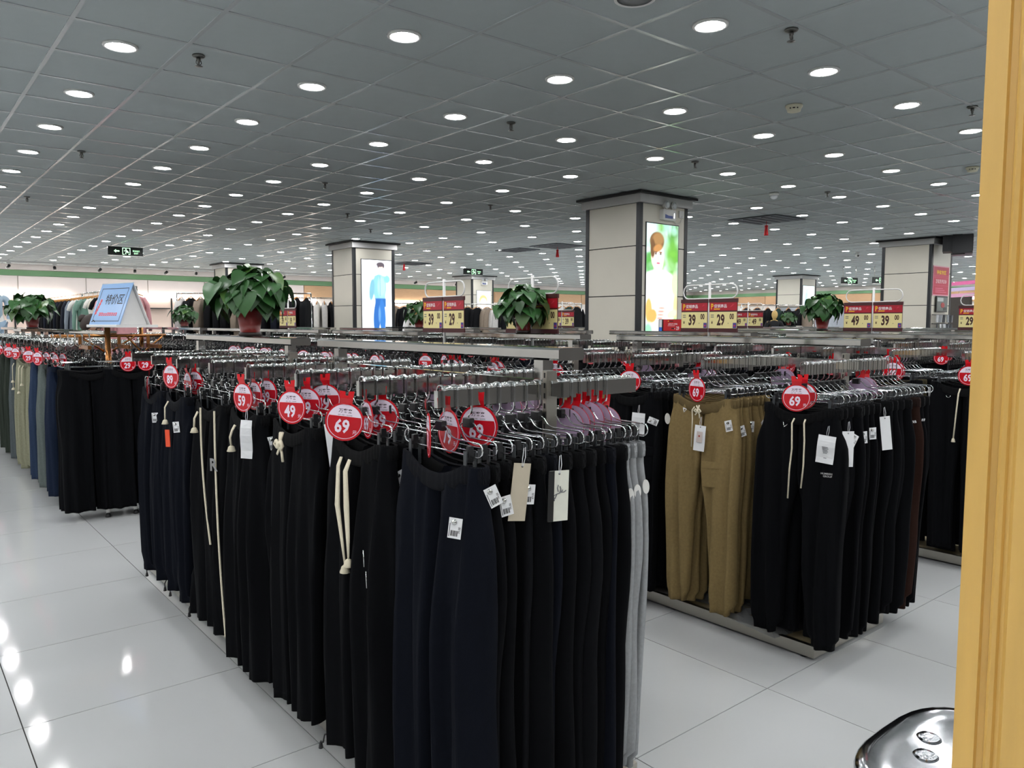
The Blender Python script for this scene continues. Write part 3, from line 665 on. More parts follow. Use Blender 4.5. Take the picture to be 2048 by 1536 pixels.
for k, (x, yw, zc) in enumerate(((1.60, 3.7, 1.185), (1.635, 3.45, 1.19), (1.66, 3.3, 1.195), (1.69, 3.6, 1.2), (1.73, 3.4, 1.195), (1.765, 3.75, 1.18))):
    pt(x, 1.69, zc, '69', 'pale lilac back of a price tag, %s from the post of the nearest rack' % nth(k), yw)
for k, (x, yw) in enumerate(((3.60, 3.5), (3.65, 3.7))):
    pt(x, 1.765, 1.185, '69', 'pale lilac back of a price tag, %s from the post of the khaki rack' % nth(k), yw)
def rnd_tags():
    r = random.Random(3); n = 0
    for X, arms, nm in ((3.47, [3.6, 4.05, 4.5, 4.9], 'middle plant rack'), (1.52, [2.12, 2.58, 3.06], 'nearest rack'), (3.47, [2.288, 2.737, 3.1], 'khaki rack'), (1.52, [3.5, 3.985, 4.44], 'big plant rack'), (5.42, [2.27, 2.74, 3.12], 'wooden frame rack')):
        for k, y in enumerate(arms):
            s = 1 if nm in ('nearest rack', 'khaki rack', 'big plant rack') else -1
            for q in range(2):
                x = X+s*r.uniform(.1, .34)
                price_tag(x, y, 1.275+r.uniform(-.01, .02), r.choice(['69', '79', '59']), '%s red price tag on the %s %s arm of the %s' % (nth(q), nth(k), SD[s], nm), r.uniform(-.2, 1.2) if s < 0 else PI+r.uniform(0, .9), 0, 'NX', True, 'round price tags deep in the racks')
rnd_tags()
# packed trousers further along the near arms, never seen one by one
pk = {}
for X, Y, s, a, n, dx in STUFFARMS: pk.setdefault(round(X, 2), []).append((Y, s, a, n, dx))
low = pants_mb(**dict(PV['straight'], seed=5, n=8))
fb = fabric(BK)[0]
for X, L in pk.items():
    b = MB()
    for Y, s, a, n, dx in L:
        for i in range(a, n): b.add([(X+s*(.375-dx*i)-s*v[0], Y+v[1], ARMZ-.186+v[2]) for v in low.v], low.f, 0, True)
    tag(mk('packed_trousers', b, fb), 'dark trousers packed tightly out of sight deep in the rack at x', 'trousers', kind='stuff')['label'] = {1.52: 'dark trousers packed out of sight on the nearest two racks', 3.47: 'dark trousers packed out of sight on the khaki and middle racks'}.get(X, 'dark trousers packed out of sight beside the wooden frame')
# ------------------------------------------------------------------ racks farther back: rack itself built, its tight rows of hangers and trousers are uncountable
fh = hanger_parts(4)
def far_stock(seed):
    r = random.Random(seed); b = MB()
    for q in range(4):
        for s in (-1, 1):
            for i in range(8):
                x = s*(.375-.046*i); y = .07+.45*q; T = TR((x, y, ARMZ), (0, 0, r.uniform(-.12, .12)))
                for part, m in zip(fh, (0, 0, 1, 1)): b.add(part.v, part.f, m, False, T)
                if i < 6:
                    c = r.choice([2, 2, 2, 3, 4]); k = .92+r.random()*.12
                    b.add([(x+v[0], y+v[1]*k, ARMZ-.186+v[2]*(.97+.06*r.random()*0)) for v in low.v], low.f, c, True)
    return b.mesh('hanging_stock', [WIRE, BLK, fabric(BK)[0], fabric(CH)[0], fabric(NV)[0]])
FS = [far_stock(1), far_stock(2)]
def ord_rack(k, j): return 'chrome trouser rack, %s aisle from the nearest rack and %s row back' % (nth(k), nth(j))
cnt = 0
for k in range(0, 8):
    X = 1.52+1.95*k
    rows = {0: [7.25, 9.1, 10.95, 12.8], 1: [5.4, 7.25, 9.1, 10.95, 12.8], 2: [3.55, 5.4, 7.25, 9.1, 10.95], 3: [1.7, 3.55, 7.5, 9.3, 11.1], 4: [3.55, 5.4, 7.25, 9.1], 5: [3.55, 5.4], 6: [4.2, 6.05, 7.9], 7: [7.9]}[k]
    for j, y in enumerate(rows):
        arms = [y+.07+.45*q for q in range(4)]
        o = rack(ord_rack(k, j), X, y, y+1.5, arms, low=True)
        s = ob('hanging_stock', FS[(k+j) % 2], None, (X, y, 0)); tag(s, 'packed hangers and dark trousers on the rack %s aisle over, %s row back' % (nth(k), nth(j)), 'clothes', 'clothes on the far racks', 'stuff')
        r = random.Random(k*17+j)
        for q in range(4):
            if r.random() < .85 and (k, j) in ((0, 0), (0, 1), (0, 2), (1, 0), (1, 1), (2, 0), (2, 1), (2, 2), (2, 3), (6, 0), (7, 0)):
                for z in range(r.choice([1, 2])):
                    price_tag(X-.40+z*.05, arms[q], 1.275, r.choice(['69', '79', '59', '49']), 'small red price tag, %s of %s arm, rack %s aisle over, %s row back' % (nth(z), nth(q), nth(k), nth(j)), r.uniform(.0, .9), 0, 'NX', False, 'price tags on the far racks'); cnt += 1
# trousers at the tips of the far left arms along the aisle
LT = [('1a2335', 7.32), ('5c6462', 7.77), ('2b384e', 8.22), ('84846f', 8.67), ('84846f', 9.17), ('4e5558', 9.62), ('2f352f', 10.07), ('2f352f', 10.52)]
for k, (h, y) in enumerate(LT):
    for q in range(3 if k < 2 else 1):
        x = 1.095+.05*q
        t = trousers(x, y, (.25 if k == 3 else -.1), 'jogger' if h == '84846f' else 'straight', h, '%s trousers, %s from tip, %s arm along the far left aisle' % (COLW[h], nth(q), nth(k)), 'coloured trousers down the left aisle', q, q == 0, 1.06)
        if q == 0: hanger(x, y, 0, 'chrome clip hanger at the tip of the %s arm along the far left aisle' % nth(k), G_H)
        if q == 0 and h == '84846f':
            cord(t, [(-.058, .03, -.05), (-.072, .03, -.08), (-.075, .04, -.2), (-.073, .05, -.3)], .006, None, .6); cord(t, [(-.058, -.04, -.05), (-.072, -.04, -.08), (-.075, -.03, -.22)], .006, None, .6)
    if k in (1, 2, 4, 5, 7): pt(1.06, y+.05*(k % 3), 1.185, '29', 'small red price tag at the tip of the %s far left aisle arm' % nth(k), .2+.35*(k % 3))
# ================================================================== GOLD STAND WITH THE BLUE TENT SIGN
GOLD = mat('copper_gold', 'b07a4a', .25, 1, var=.06)
t = thing('display_stand', 'copper-coloured clothes stand with curved white legs under the blue tent sign', 'clothes stand', (1.42, 6.85, 0))
b = MB(); b.tube([(0, 0, .25), (0, 0, 1.462)], .022, 12); mk('post', b, GOLD, t)
b = MB(); b.tube([(.26, .03, 1.30), (.26, .03, 1.462)], .016, 10); mk('post', b, GOLD, t)
b = MB(); b.tube([(-.4, -.02, 1.395), (.45, .03, 1.395)], .013, 10); mk('rail', b, GOLD, t)
for xa, xb in ((-.03, -.2), (.03, .2), (.28, .42), (.24, .14)):
    b = MB(); b.tube([(xa, 0, 1.27), (xb, 0, 1.39)], .008, 8); mk('brace', b, GOLD, t)
for x in (-.2, .08, .3):
    b = MB(); b.box(x-.012, x+.012, -.36, .0, ARMZ-.03, ARMZ); b.box(x-.012, x+.012, -.02, .0, ARMZ-.03, 1.39); mk('arm', b, GOLD, t)
for an in (-1.9, -1.35, 1.1, 2.4):
    b = MB(); b.tube([(math.cos(an)*q, math.sin(an)*q, z) for q, z in ((0, .28), (.1, .27), (.2, .22), (.3, .13), (.36, .03))], [.02, .02, .018, .016, .014], 8); lg = mk('leg', b, WHITE, t)
    b = MB(); b.lathe([(.022, 0), (.022, .012), (.012, .03)], 10); mk('foot', b, BLK, lg, (math.cos(an)*.365, math.sin(an)*.365, 0))
for k, (x, y, c) in enumerate(((1.22, 6.53, BK), (1.50, 6.49, BK), (1.22, 6.60, CH), (1.50, 6.57, NV), (1.72, 6.53, CH), (1.22, 6.67, BK), (1.50, 6.65, BK))):
    lab = ['frontmost wide black trousers facing the aisle, left pair under the blue tent sign', 'frontmost wide black trousers facing the aisle, right pair under the blue tent sign', 'wide trousers just behind the left front pair under the tent sign', 'wide trousers just behind the right front pair under the tent sign',
           'wide trousers at the right end of the copper stand', 'wide trousers third back on the left copper arm', 'wide trousers third back on the right copper arm'][k]
    trousers(x, y, PI/2, 'wide', c, lab, 'wide trousers on the copper stand', k % 3, k < 2, 1.07)
    hanger(x, y, PI/2, 'chrome clip hanger holding the %s wide trousers on the copper stand' % nth(k), G_H)
price_tag(1.47, 6.44, 1.275, '29', 'red 29 price tag, first under the blue tent sign', .1, 0, 'NY'); price_tag(1.60, 6.45, 1.275, '29', 'red 29 price tag, second under the blue tent sign', -.1, 0, 'NY')
clearm = mat('clear_plastic', 'e8ecec', .12, trans=.9, var=0)
for k in range(6):
    b = MB(); x = 1.03+.05*k; b.tube([(x, 6.83, 1.40), (x, 6.815, 1.412), (x, 6.80, 1.40), (x, 6.80, 1.33), (x+.02, 6.80, 1.315), (x+.04, 6.80, 1.33)], .006, 6)
    tag(mk('clear_hanger', b, clearm), 'clear plastic hanger hook on the left end of the copper rail, %s along' % nth(k), 'hanger', 'clear plastic hangers')
b = MB(); b.box(-.17, .17, -.23, .23, 0, .022, 0, None, .004); sp = tag(mk('sign_plate', b, WHITE, None, (1.52, 6.8, 1.462), (0, 0, .27)), 'white tray on the copper stand that carries the blue tent sign', 'tray')
t = thing('tent_sign', 'pale blue folded tent sign with black and red print on a white tray', 'sign', (1.50, 6.80, 1.484), .27)
BLUE = mat('sign_blue', '8fb4e0', .18, var=.03); hw, hh = .125, .335
L = math.hypot(hw, hh); ang = math.atan2(hw, hh)
Ms = Matrix.Translation((-hw, 0, 0)) @ Matrix.Rotation(ang, 4, 'Y') @ FACE_NX
b = MB(); b.box(-.235, .235, 0, L, -.005, 0, 0)
fr_ = [(-.2, .03), (.2, .03), (.2, L-.05), (-.2, L-.05)]
for (xa, ya), (xb, yb) in zip(fr_, fr_[1:]+fr_[:1]): b.box(min(xa, xb)-.0025, max(xa, xb)+.0025, min(ya, yb)-.0025, max(ya, yb)+.0025, 0, .0008, 1)
b.text('特价区', .088, .04, .215, 1, Matrix.Translation((0, 0, .001)), 1., .008)
r = random.Random(2)
for q in range(9): x = -.13+q*.031; b.box(x, x+.022, .075, .075+.022+.006*r.random(), 0, .0012, 2); b.box(x+.006, x+.015, .083, .091, 0, .0016, 0)
for q in range(5): b.lathe([(.016, 0), (.012, .0012)], 7, 2, TR((-.19+.007*q, .10+.026*q, 0)))
for q in range(3): b.box(-.21+.02*q, -.195+.02*q, .022+.01*(q % 2), .03+.01*(q % 2), 0, .0014, 1)
put(mk('printed_face', b, [BLUE, BLACKINK, mat('sign_red', 'd8434a', .4)], t), Ms)
b = MB(); b.box(-.235, .235, 0, L, -.005, 0); put(mk('rear_face', b, WHITE, t), Matrix.Translation((hw, 0, 0)) @ Matrix.Rotation(-ang, 4, 'Y') @ Matrix.Rotation(PI, 4, 'Z') @ FACE_NX)
b = MB(); b.poly([(-hw+.01, -.2, .001), (hw-.01, -.2, .001), (0, -.2, hh-.03)], 0, None, .004, (0, 1, 0)); mk('end_panel', b, WHITE, t)
# ================================================================== POTTED PLANTS
POT = mat('pot_red_brown', '7e2420', .3, var=.15, scale=12); SOIL = mat('soil', '2a1c14', .95, var=.3)
STEM = mat('plant_stem', '5d7a3c', .6, var=.1)
LEAFM = [mat('leaf_green_'+h, h, .28, var=.22, scale=25, spec=.5) for h in ('2c5228', '356032', '24451f', '4d7434')]
def leaf_me(m):
    W = [0, .34, .5, .52, .46, .36, .23, .1, 0]; T_ = [.02, -.06, .0, .16, .34, .52, .7, .86, 1.0]; b = MB(); vs = []
    for wv, tt in zip(W, T_):
        z = -.22*tt*tt
        vs += [(-wv, tt, z+.10*wv), (0, max(tt, .03), z-.03), (wv, tt, z+.10*wv)]
    fs = []
    for k in range(len(W)-1):
        a = 3*k; fs += [(a, a+1, a+4, a+3), (a+1, a+2, a+5, a+4)]
    b.add(vs, fs, 0, True); return b.mesh('leaf', [m])
LEAVES = [leaf_me(m) for m in LEAFM]
def plant(lab, x, y, z, rx, rz, pr, ph, nl, ls, seed, cz=None, indiv=True):
    r = random.Random(seed); t = thing('potted_plant', lab, 'potted plant', (x, y, z), group='green pothos plants on the racks')
    b = MB(); b.lathe([(pr*.74, 0), (pr*.78, .012), (pr*.7, .014), (pr*.97, ph*.86), (pr*1.06, ph*.86), (pr*1.06, ph), (pr*.95, ph), (pr*.93, ph*.9)], 24); mk('pot', b, POT, t)
    b = MB(); b.lathe([(pr*.8, 0), (pr*.82, .018), (pr*.76, .02)], 24); mk('saucer', b, mat('saucer_dark', '2a201e', .4), t)
    b = MB(); b.lathe([(pr*.93, ph*.88), (pr*.4, ph*.93)], 16); mk('soil', b, SOIL, t)
    c = Vector((0, 0, cz if cz else ph+rz*.35)); st = MB(); lb = [MB() for _ in LEAVES]
    for k in range(nl):
        az = k*2.39996+r.uniform(-.3, .3); u = (k+.5)/nl; el = math.radians(85-125*u+r.uniform(-8, 8)); f = r.uniform(.72, 1.05)*(1 if el > -.2 else .92)
        p = c+Vector((rx*f*math.cos(el)*math.cos(az), rx*f*math.cos(el)*math.sin(az), rz*f*math.sin(el)))
        dp = math.radians(10+60*u+r.uniform(-15, 20)); az2 = az+r.uniform(-.6, .6)
        d = Vector((math.cos(az2)*math.cos(dp), math.sin(az2)*math.cos(dp), -math.sin(dp))); n = Vector((math.cos(az)*math.sin(dp)*.9, math.sin(az)*math.sin(dp)*.9, math.cos(dp)+.15)).normalized()
        sx = d.cross(n).normalized(); n = sx.cross(d); sx = (sx+n*r.uniform(-.35, .35)).normalized(); n = sx.cross(d).normalized()
        s = ls*r.uniform(.7, 1.1); base = p-d*s*.5
        Mt = Matrix((sx*s, d*s, n*s)).transposed().to_4x4(); Mt.translation = base
        li = r.choice([0, 0, 1, 1, 2, 3 if r.random() < .4 else 0])
        if indiv: o = ob('leaf', LEAVES[li], t); o.matrix_local = Mt
        else: 
            me = LEAVES[li]; lb[li].add([v.co for v in me.vertices], [tuple(q.vertices) for q in me.polygons], 0, True, Mt)
        if k % 2 == 0: st.tube([(0, 0, ph*.9), (base.x*.4, base.y*.4, max(ph, base.z)*.98+.01), tuple(base)], .0022, 4)
    mk('stems', st, STEM, t)['kind'] = 'stuff'
    if not indiv:
        for k, q in enumerate(lb):
            if q.v: mk('leaves', q, LEAFM[k], t)['kind'] = 'stuff'
    return t
plant('biggest potted plant, wide dark green leaves, red-brown pot on the rack end', 1.53, 4.06, RTOP, .215, .135, .07, .145, 96, .125, 1, .20)
plant('potted plant with drooping leaves before a price board, beside the big pillar', 3.49, 4.12, RTOP, .20, .15, .063, .12, 90, .115, 2, .165)
plant('potted plant on the rack right of the lit poster pillar', 7.37, 4.02, RTOP, .215, .15, .07, .13, 90, .11, 3, .2)
plant('potted plant at the far left, behind the pale pink hanger clutter', 1.33, 10.05, RTOP, .26, .17, .075, .14, 90, .13, 4, .2)
plant('small potted plant between the blue tent sign and the biggest plant', 3.68, 12.5, RTOP, .22, .16, .075, .12, 60, .11, 5, .17, False)
plant('smallest potted plant, in front of the grey curtain', 18.2, 10.85, 1.44, .25, .16, .07, .11, 50, .12, 6, .17, False)
plant('potted plant half hidden behind the paired 39 and 29 price boards', 5.30, 8.3, RTOP, .20, .17, .07, .12, 60, .11, 7, .17, False)
for nm, x, y in (('plant_shelf', 1.33, 10.05), ('plant_shelf', 3.68, 12.5), ('plant_shelf', 18.2, 10.85)):
    tt = thing(nm, 'narrow steel shelf post under the %s' % {1.33: 'far left plant', 3.68: 'small plant by the tent sign', 18.2: 'smallest plant'}[x], 'shelf', (x, y, 0), group='shelves under far plants')
    b = MB(); b.box(-.15, .15, -.3, .3, RTOP-.03 if x < 10 else 1.41, RTOP if x < 10 else 1.44, 0, None, .004); mk('shelf_board', b, CHROME, tt)
    b = MB(); b.box(-.02, .02, -.02, .02, 0, 1.40); mk('post', b, CHROME, tt)
# ================================================================== PRICE BOARDS
MAR = mat('board_maroon', '46181c', .4, var=.05); BRED = mat('board_red', 'b3122a', .35, var=.04); BYEL = mat('board_yellow', 'efe2a0', .5, var=.02)
YEL = mat('print_yellow', 'f3c31c', .5); WPR = mat('print_white', 'f4eef0', .5); BRN = mat('print_brown', '3c1512', .5); PUR = mat('print_purple', '4a3f8e', .5); PNK = mat('print_red', 'd0384e', .5)
_bm = {}
def board_me(price):
    if price not in _bm:
        b = MB(); w_, h = .27, .275       # local: x across, y up, z towards viewer, origin at top centre
        b.box(-w_/2, w_/2, -h, 0, -.006, 0, 0); b.box(-w_/2-.004, w_/2+.004, -.03, 0, -.01, .004, 0); b.box(-w_/2-.004, w_/2+.004, -h, -h+.032, -.01, .004, 0)
        b.box(-w_/2+.002, w_/2-.002, -.098, -.03, 0, .0012, 1); b.box(-w_/2+.002, w_/2-.002, -h+.032, -.108, 0, .0012, 2)
        Z = Matrix.Translation((0, 0, .0018))
        b.text('P', .048, -.105, -.063, 3, Z, .75, .03); b.text('促销商品', .030, -.025, -.06, 4, Z, 1., .012); b.box(-.088, -.03, -.089, -.081, 0, .0022, 3)
        b.poly([(.058, -.078, .002), (.1, -.04, .002), (.098, -.052, .002), (.118, -.043, .002), (.075, -.072, .002), (.072, -.064, .002)], 7)
        b.text(price, .096, -.020, -.174, 5, Z, .62, .035); b.text('00', .048, .086, -.146, 5, Z, .66, .03); b.text('¥', .026, -.105, -.195, 5, Z, .8, .02)
        for q in range(2): b.box(-.118, -.088, -.137-.016*q, -.131-.016*q, 0, .0022, 8)
        b.box(.098, .130, -h+.034, -.198, 0, .0024, 6); b.lathe([(.008, 0), (.006, .0004)], 8, 7, TR((.114, -.222, .0024)))
        b.box(.05, .056, -.205, -.199, 0, .0022, 8)
        _bm[price] = b.mesh('price_board', [MAR, BRED, BYEL, YEL, WPR, BRN, PUR, PNK, GREYINK])
    return _bm[price]
def price_stand(lab, X, Y, pl, pr_, foot, top=1.84, rz=0., s=1.):
    t = thing('price_stand', lab, 'price stand', (X, Y, foot), rz, 'white price stands with paired boards'); H = top-foot
    b = MB(); b.tube([(0, 0, 0), (0, 0, H)], .011, 8); mk('pole', b, WHITE, t)
    if foot < .1: b = MB(); b.lathe([(.16, 0), (.16, .008), (.03, .02), (.014, .05)], 20); mk('base', b, WHITE, t)
    else: b = MB(); b.box(-.015, .03, -.02, .02, 0, .05, 0, None, .003); mk('clamp', b, BLK, t)
    z0, z1 = H-.135, H-.02; p = []
    for k in range(7): a = -PI/2+PI*k/6; p.append((0, .215+.055*math.cos(a), (z0+z1)/2+(z1-z0)/2*math.sin(a)))
    b = MB(); b.tube([(0, 0, z0)]+p+[(0, 0, z1)]+[(0, -q[1], q[2]) for q in p[::-1]], .006, 6, 0, False, True); mk('loop', b, WHITE, t)
    for y, pv in ((.144, pl), (-.144, pr_)):
        o = ob('price_board', board_me(pv), t); o.matrix_local = face((-.013, y, z0-.003), 'NX')
price_stand('white price stand with 39 and 29 boards behind the nearest rack', 3.42, 4.99, '39', '29', 1.26)
price_stand('white price stand with an 89 board half behind a potted plant', 3.62, 4.17, '29', '89', 1.26)
price_stand('white price stand with 39 and 29 boards right of the big pillar', 5.37, 3.93, '39', '29', 1.26)
price_stand('white price stand with 49 and 39 boards before the television pillar', 7.33, 3.49, '49', '39', 1.26)
price_stand('white price stand with a 29 board cut by the wooden frame', 9.5, 3.26, '29', '39', 0)
price_stand('small far price stand with a 19 board right of the biggest plant', 4.5, 10.47, '39', '19', 0)
price_stand('small far price stand with a 39 board left of the big pillar', 8.35, 8.9, '29', '39', 0)
price_stand('small far price stand with a 49 board right of the pillar', 10.9, 7.22, '49', '49', 0)
# red promotional card on the second bar
t = thing('promo_card', 'red landscape promotional card with 29 and a shirt picture on a rack bar', 'card sign', (5.40, 4.27, RTOP))
b = MB(); b.box(-.165, .165, 0, .105, -.012, 0, 0); b.box(-.16, .16, .003, .102, 0, .0012, 1)
Z = Matrix.Translation((0, 0, .002)); b.text('29', .032, .0, .027, 3, Z, .75, .02); b.text('¥', .012, -.032, .022, 3, Z, .8, .02); b.text('品牌女裤 2件裤装', .014, -.055, .063, 3, Z, .9, .012)
b.box(-.11, -.03, .046, .049, 0, .002, 3); b.lathe([(.006, 0), (.005, .0006)], 8, 4, TR((-.105, .088, .0013))); b.box(-.095, -.05, .084, .091, 0, .002, 5); b.box(-.07, -.04, .02, .03, 0, .002, 5)
b.lathe([(.047, 0), (.047, .0006)], 20, 6, TR((.098, .053, .0013))); b.lathe([(.043, 0), (.043, .0006)], 20, 1, TR((.1, .055, .0017)))
b.poly([(.07, .08, .003), (.085, .092, .003), (.11, .092, .003), (.13, .078, .003), (.125, .055, .003), (.115, .06, .003), (.113, .02, .003), (.09, .018, .003), (.085, .05, .003), (.072, .045, .003)], 7)
put(mk('card', b, [BLK, mat('promo_red', 'c2101c', .3, var=.06), BRED, WPR, YEL, BLACKINK, mat('promo_orange', 'e2522e', .4), mat('print_grey_shirt', '8f8d94', .6)], t), face((-.012, 0, 0), 'NX'))
b = MB(); b.box(-.012, .012, .09, .165, 0, .105); mk('end_block', b, mat('promo_black', '14161c', .3), t, (.0, .05, 0))
b = MB(); b.box(-.0135, -.012, .165, .195, .035, .1, 0); b.box(-.0135, -.012, .165, .195, .0, .035, 1); mk('side_card', b, [PAPER, mat('promo_blue', '2a6fd8', .4)], t, (.0, .012, 0))
# ================================================================== LIT POSTERS ON THE PILLARS
def picture(name, w_, h, nx, ny, fn, mt, T, parent, frame=True):
    xs = np.linspace(0, 1, nx+1); ys = np.linspace(0, 1, ny+1); me = bpy.data.meshes.new(name)
    vs = [(w_*(u-.5), h*v, 0) for v in ys for u in xs]
    fs = [(j*(nx+1)+i, j*(nx+1)+i+1, (j+1)*(nx+1)+i+1, (j+1)*(nx+1)+i) for j in range(ny) for i in range(nx)]
    me.from_pydata(vs, [], fs); me.materials.append(mt); a = me.color_attributes.new('print', 'FLOAT_COLOR', 'POINT')
    U, V = np.meshgrid(xs, ys); c = fn(U, V); c = np.concatenate([c, np.ones(c.shape[:2]+(1,))], 2)
    a.data.foreach_set('color', c.reshape(-1).astype(np.float32)); o = put(ob(name, me, parent), T @ Matrix.Translation((0, 0, .012)))
    b = MB(); b.box(-w_/2-.012, w_/2+.012, -.012, h+.012, 0, .010); put(mk('lightbox', b, BLK, parent), T); return o
def ell(U, V, cx, cy, rx, ry, soft=.15, rot=0.):
    x, y = (U-cx), (V-cy); xr = x*math.cos(rot)+y*math.sin(rot)*2.4; yr = y*math.cos(rot)-x*math.sin(rot)/2.4
    d = np.sqrt((xr/rx)**2+(yr/ry)**2); return np.clip((1-d)/soft+.5, 0, 1)[..., None]
def lay(c, m, h): 
    col = np.array(lin(h)); return c*(1-m)+col*m
def rectm(U, V, x0, x1, y0, y1, s=.02):
    return (np.clip((U-x0)/s+.5, 0, 1)*np.clip((x1-U)/s+.5, 0, 1)*np.clip((V-y0)/s*2.5+.5, 0, 1)*np.clip((y1-V)/s*2.5+.5, 0, 1))[..., None]
def poster_portrait(U, V):
    r = np.random.RandomState(4); c = np.ones(U.shape+(3,))*np.array(lin('bfe6c8'))
    for k in range(70):
        h = ['5fae3c', '8fd060', 'd8f4e8', 'b8ecd8', '3f9440', 'e8fbf4', '78c058'][r.randint(7)]
        c = lay(c, ell(U, V, r.rand(), .45+.6*r.rand(), .05+.12*r.rand(), .02+.06*r.rand(), .8)*.8, h)
    c = lay(c, ell(U, V, .1, .97, .25, .12, .8), 'dff6f4'); c = lay(c, ell(U, V, .82, .75, .2, .16, .7)*.8, '6ebe2c'); c = lay(c, ell(U, V, .12, .66, .14, .1, .7)*.8, '58b046')
    c = lay(c, rectm(U, V, .25, .5, .6, .72, .1), 'fbe2cc')                       # neck
    c = lay(c, ell(U, V, .34, .745, .2, .115, .12), 'fbe9d6'); c = lay(c, ell(U, V, .40, .72, .14, .095, .3), 'fffaf2')
    c = lay(c, ell(U, V, .32, .86, .225, .075, .15), '7c5526'); c = lay(c, ell(U, V, .36, .88, .17, .05, .4), 'a87c44'); c = lay(c, ell(U, V, .19, .80, .07, .075, .3), '70491e'); c = lay(c, ell(U, V, .35, .805, .14, .03, .4, .25), 'c48a48')
    for x in (.29, .44): c = lay(c, ell(U, V, x, .773, .05, .006, .5), '8a5a34'); c = lay(c, ell(U, V, x, .758, .032, .008, .5), '5a4a44')
    c = lay(c, ell(U, V, .365, .725, .03, .03, .8)*.5, 'e0a884'); c = lay(c, ell(U, V, .37, .683, .06, .008, .5), 'd0607a')
    c = lay(c, rectm(U, V, -.05, .9, .05, .56, .06), 'ffffff'); c = lay(c, ell(U, V, .4, .54, .52, .09, .2), 'ffffff')
    c = lay(c, ell(U, V, .06, .47, .05, .07, .5)*.8, 'c8ecf0'); c = lay(c, ell(U, V, .92, .52, .12, .1, .4), 'cfe9b8')
    c = lay(c, ell(U, V, .09, .30, .10, .10, .3), 'f6b868'); c = lay(c, ell(U, V, .2, .255, .15, .055, .3, .35), 'f4b060'); c = lay(c, ell(U, V, .95, .33, .08, .1, .4), 'f0d09c'); c = lay(c, ell(U, V, .83, .27, .17, .035, .4, .3), 'fae2c2')
    c = lay(c, ell(U, V, .5, .28, .15, .055, .3), 'fce4d8')
    for k in range(4): c = lay(c, ell(U, V, .44+.02*k, .235+.028*k, .1, .006, .6), 'd89a8e')
    c = lay(c, ell(U, V, .08, .12, .14, .08, .6), '9ce4b8'); c = lay(c, ell(U, V, .08, .03, .16, .06, .6), '8fe48a'); c = lay(c, ell(U, V, .93, .16, .1, .08, .6), '9ee080')
    return c
def poster_full(U, V):
    c = np.ones(U.shape+(3,))*np.array(lin('f6fbff'))
    c = lay(c, ell(U, V, .64, .93, .12, .045, .2), '4a4450'); c = lay(c, ell(U, V, .64, .885, .085, .045, .2), 'f2d8cc'); c = lay(c, ell(U, V, .62, .945, .13, .03, .3), '5a5058')
    c = lay(c, ell(U, V, .58, .66, .24, .16, .12), '86c4d4'); c = lay(c, rectm(U, V, .42, .78, .50, .8, .04), '86c4d4'); c = lay(c, ell(U, V, .66, .66, .14, .13, .5)*.7, 'b8e4ee'); c = lay(c, rectm(U, V, .60, .615, .54, .8, .02), '5a98b0')
    c = lay(c, ell(U, V, .33, .62, .08, .14, .25, -.1), '78b4c6'); c = lay(c, ell(U, V, .84, .76, .1, .05, .3), '86c4d4'); c = lay(c, ell(U, V, .78, .83, .05, .03, .4), 'f2d8cc')
    c = lay(c, rectm(U, V, .44, .80, .40, .51, .03), '2f6cb4'); c = lay(c, ell(U, V, .50, .28, .12, .22, .12, -.06), '2a66b2'); c = lay(c, ell(U, V, .68, .28, .105, .22, .12, .04), '3576c2')
    c = lay(c, ell(U, V, .58, .3, .04, .1, .5)*.5, '7fb4e4'); c = lay(c, ell(U, V, .42, .09, .08, .03, .4), 'e6c4cc'); c = lay(c, ell(U, V, .68, .08, .09, .03, .4), 'd8a8b8'); c = lay(c, ell(U, V, .9, .12, .06, .02, .6), 'c8d4e0')
    return c
def poster_far(U, V):
    c = np.ones(U.shape+(3,))*np.array(lin('f4fbfb')); c = lay(c, ell(U, V, .45, .75, .3, .15, .3), 'd9b77a' if True else ''); c = lay(c, ell(U, V, .47, .68, .24, .13, .3), 'faeadc'); c = lay(c, ell(U, V, .5, .3, .5, .25, .3), 'eef6f8'); return c
def poster_pale(U, V):
    c = np.ones(U.shape+(3,))*np.array(lin('e8fbfb')); c = lay(c, ell(U, V, .35, .6, .2, .3, .3), 'b8e2ea'); c = lay(c, ell(U, V, .5, .88, .3, .06, .3), 'c4ead0'); c = lay(c, ell(U, V, .6, .5, .2, .4, .5), 'f6ffff'); return c
LITP = matcol('backlit_print', .52); FLATP = matcol('flat_print', 0)
for (px, py), fn, lab, (xa, xb, za, zb) in (((7.3, 6.4), poster_portrait, 'backlit poster of a young man in a white tee among green leaves', (.12, .735, 1.2, 2.745)), ((7.3, 13.8), poster_full, 'backlit poster of a standing man in blue shirt and jeans', (.17, .85, 1.2, 2.76)),
        ((15.6, 21.1), poster_far, 'far backlit poster of a fair-haired face beside the middle plant', (.2, .8, 1.3, 2.6)), ((23.7, 13.7), poster_pale, 'far pale backlit poster on the pillar behind a potted plant', (.08, .8, 1.3, 2.75))):
    t = thing('lit_poster', lab, 'lit poster', (px+(xa+xb)/2, py-.001, za), group='lit posters on the pillars')
    picture('print', xb-xa, zb-za, 64, 160, fn, LITP, FACE_NY.copy(), t)
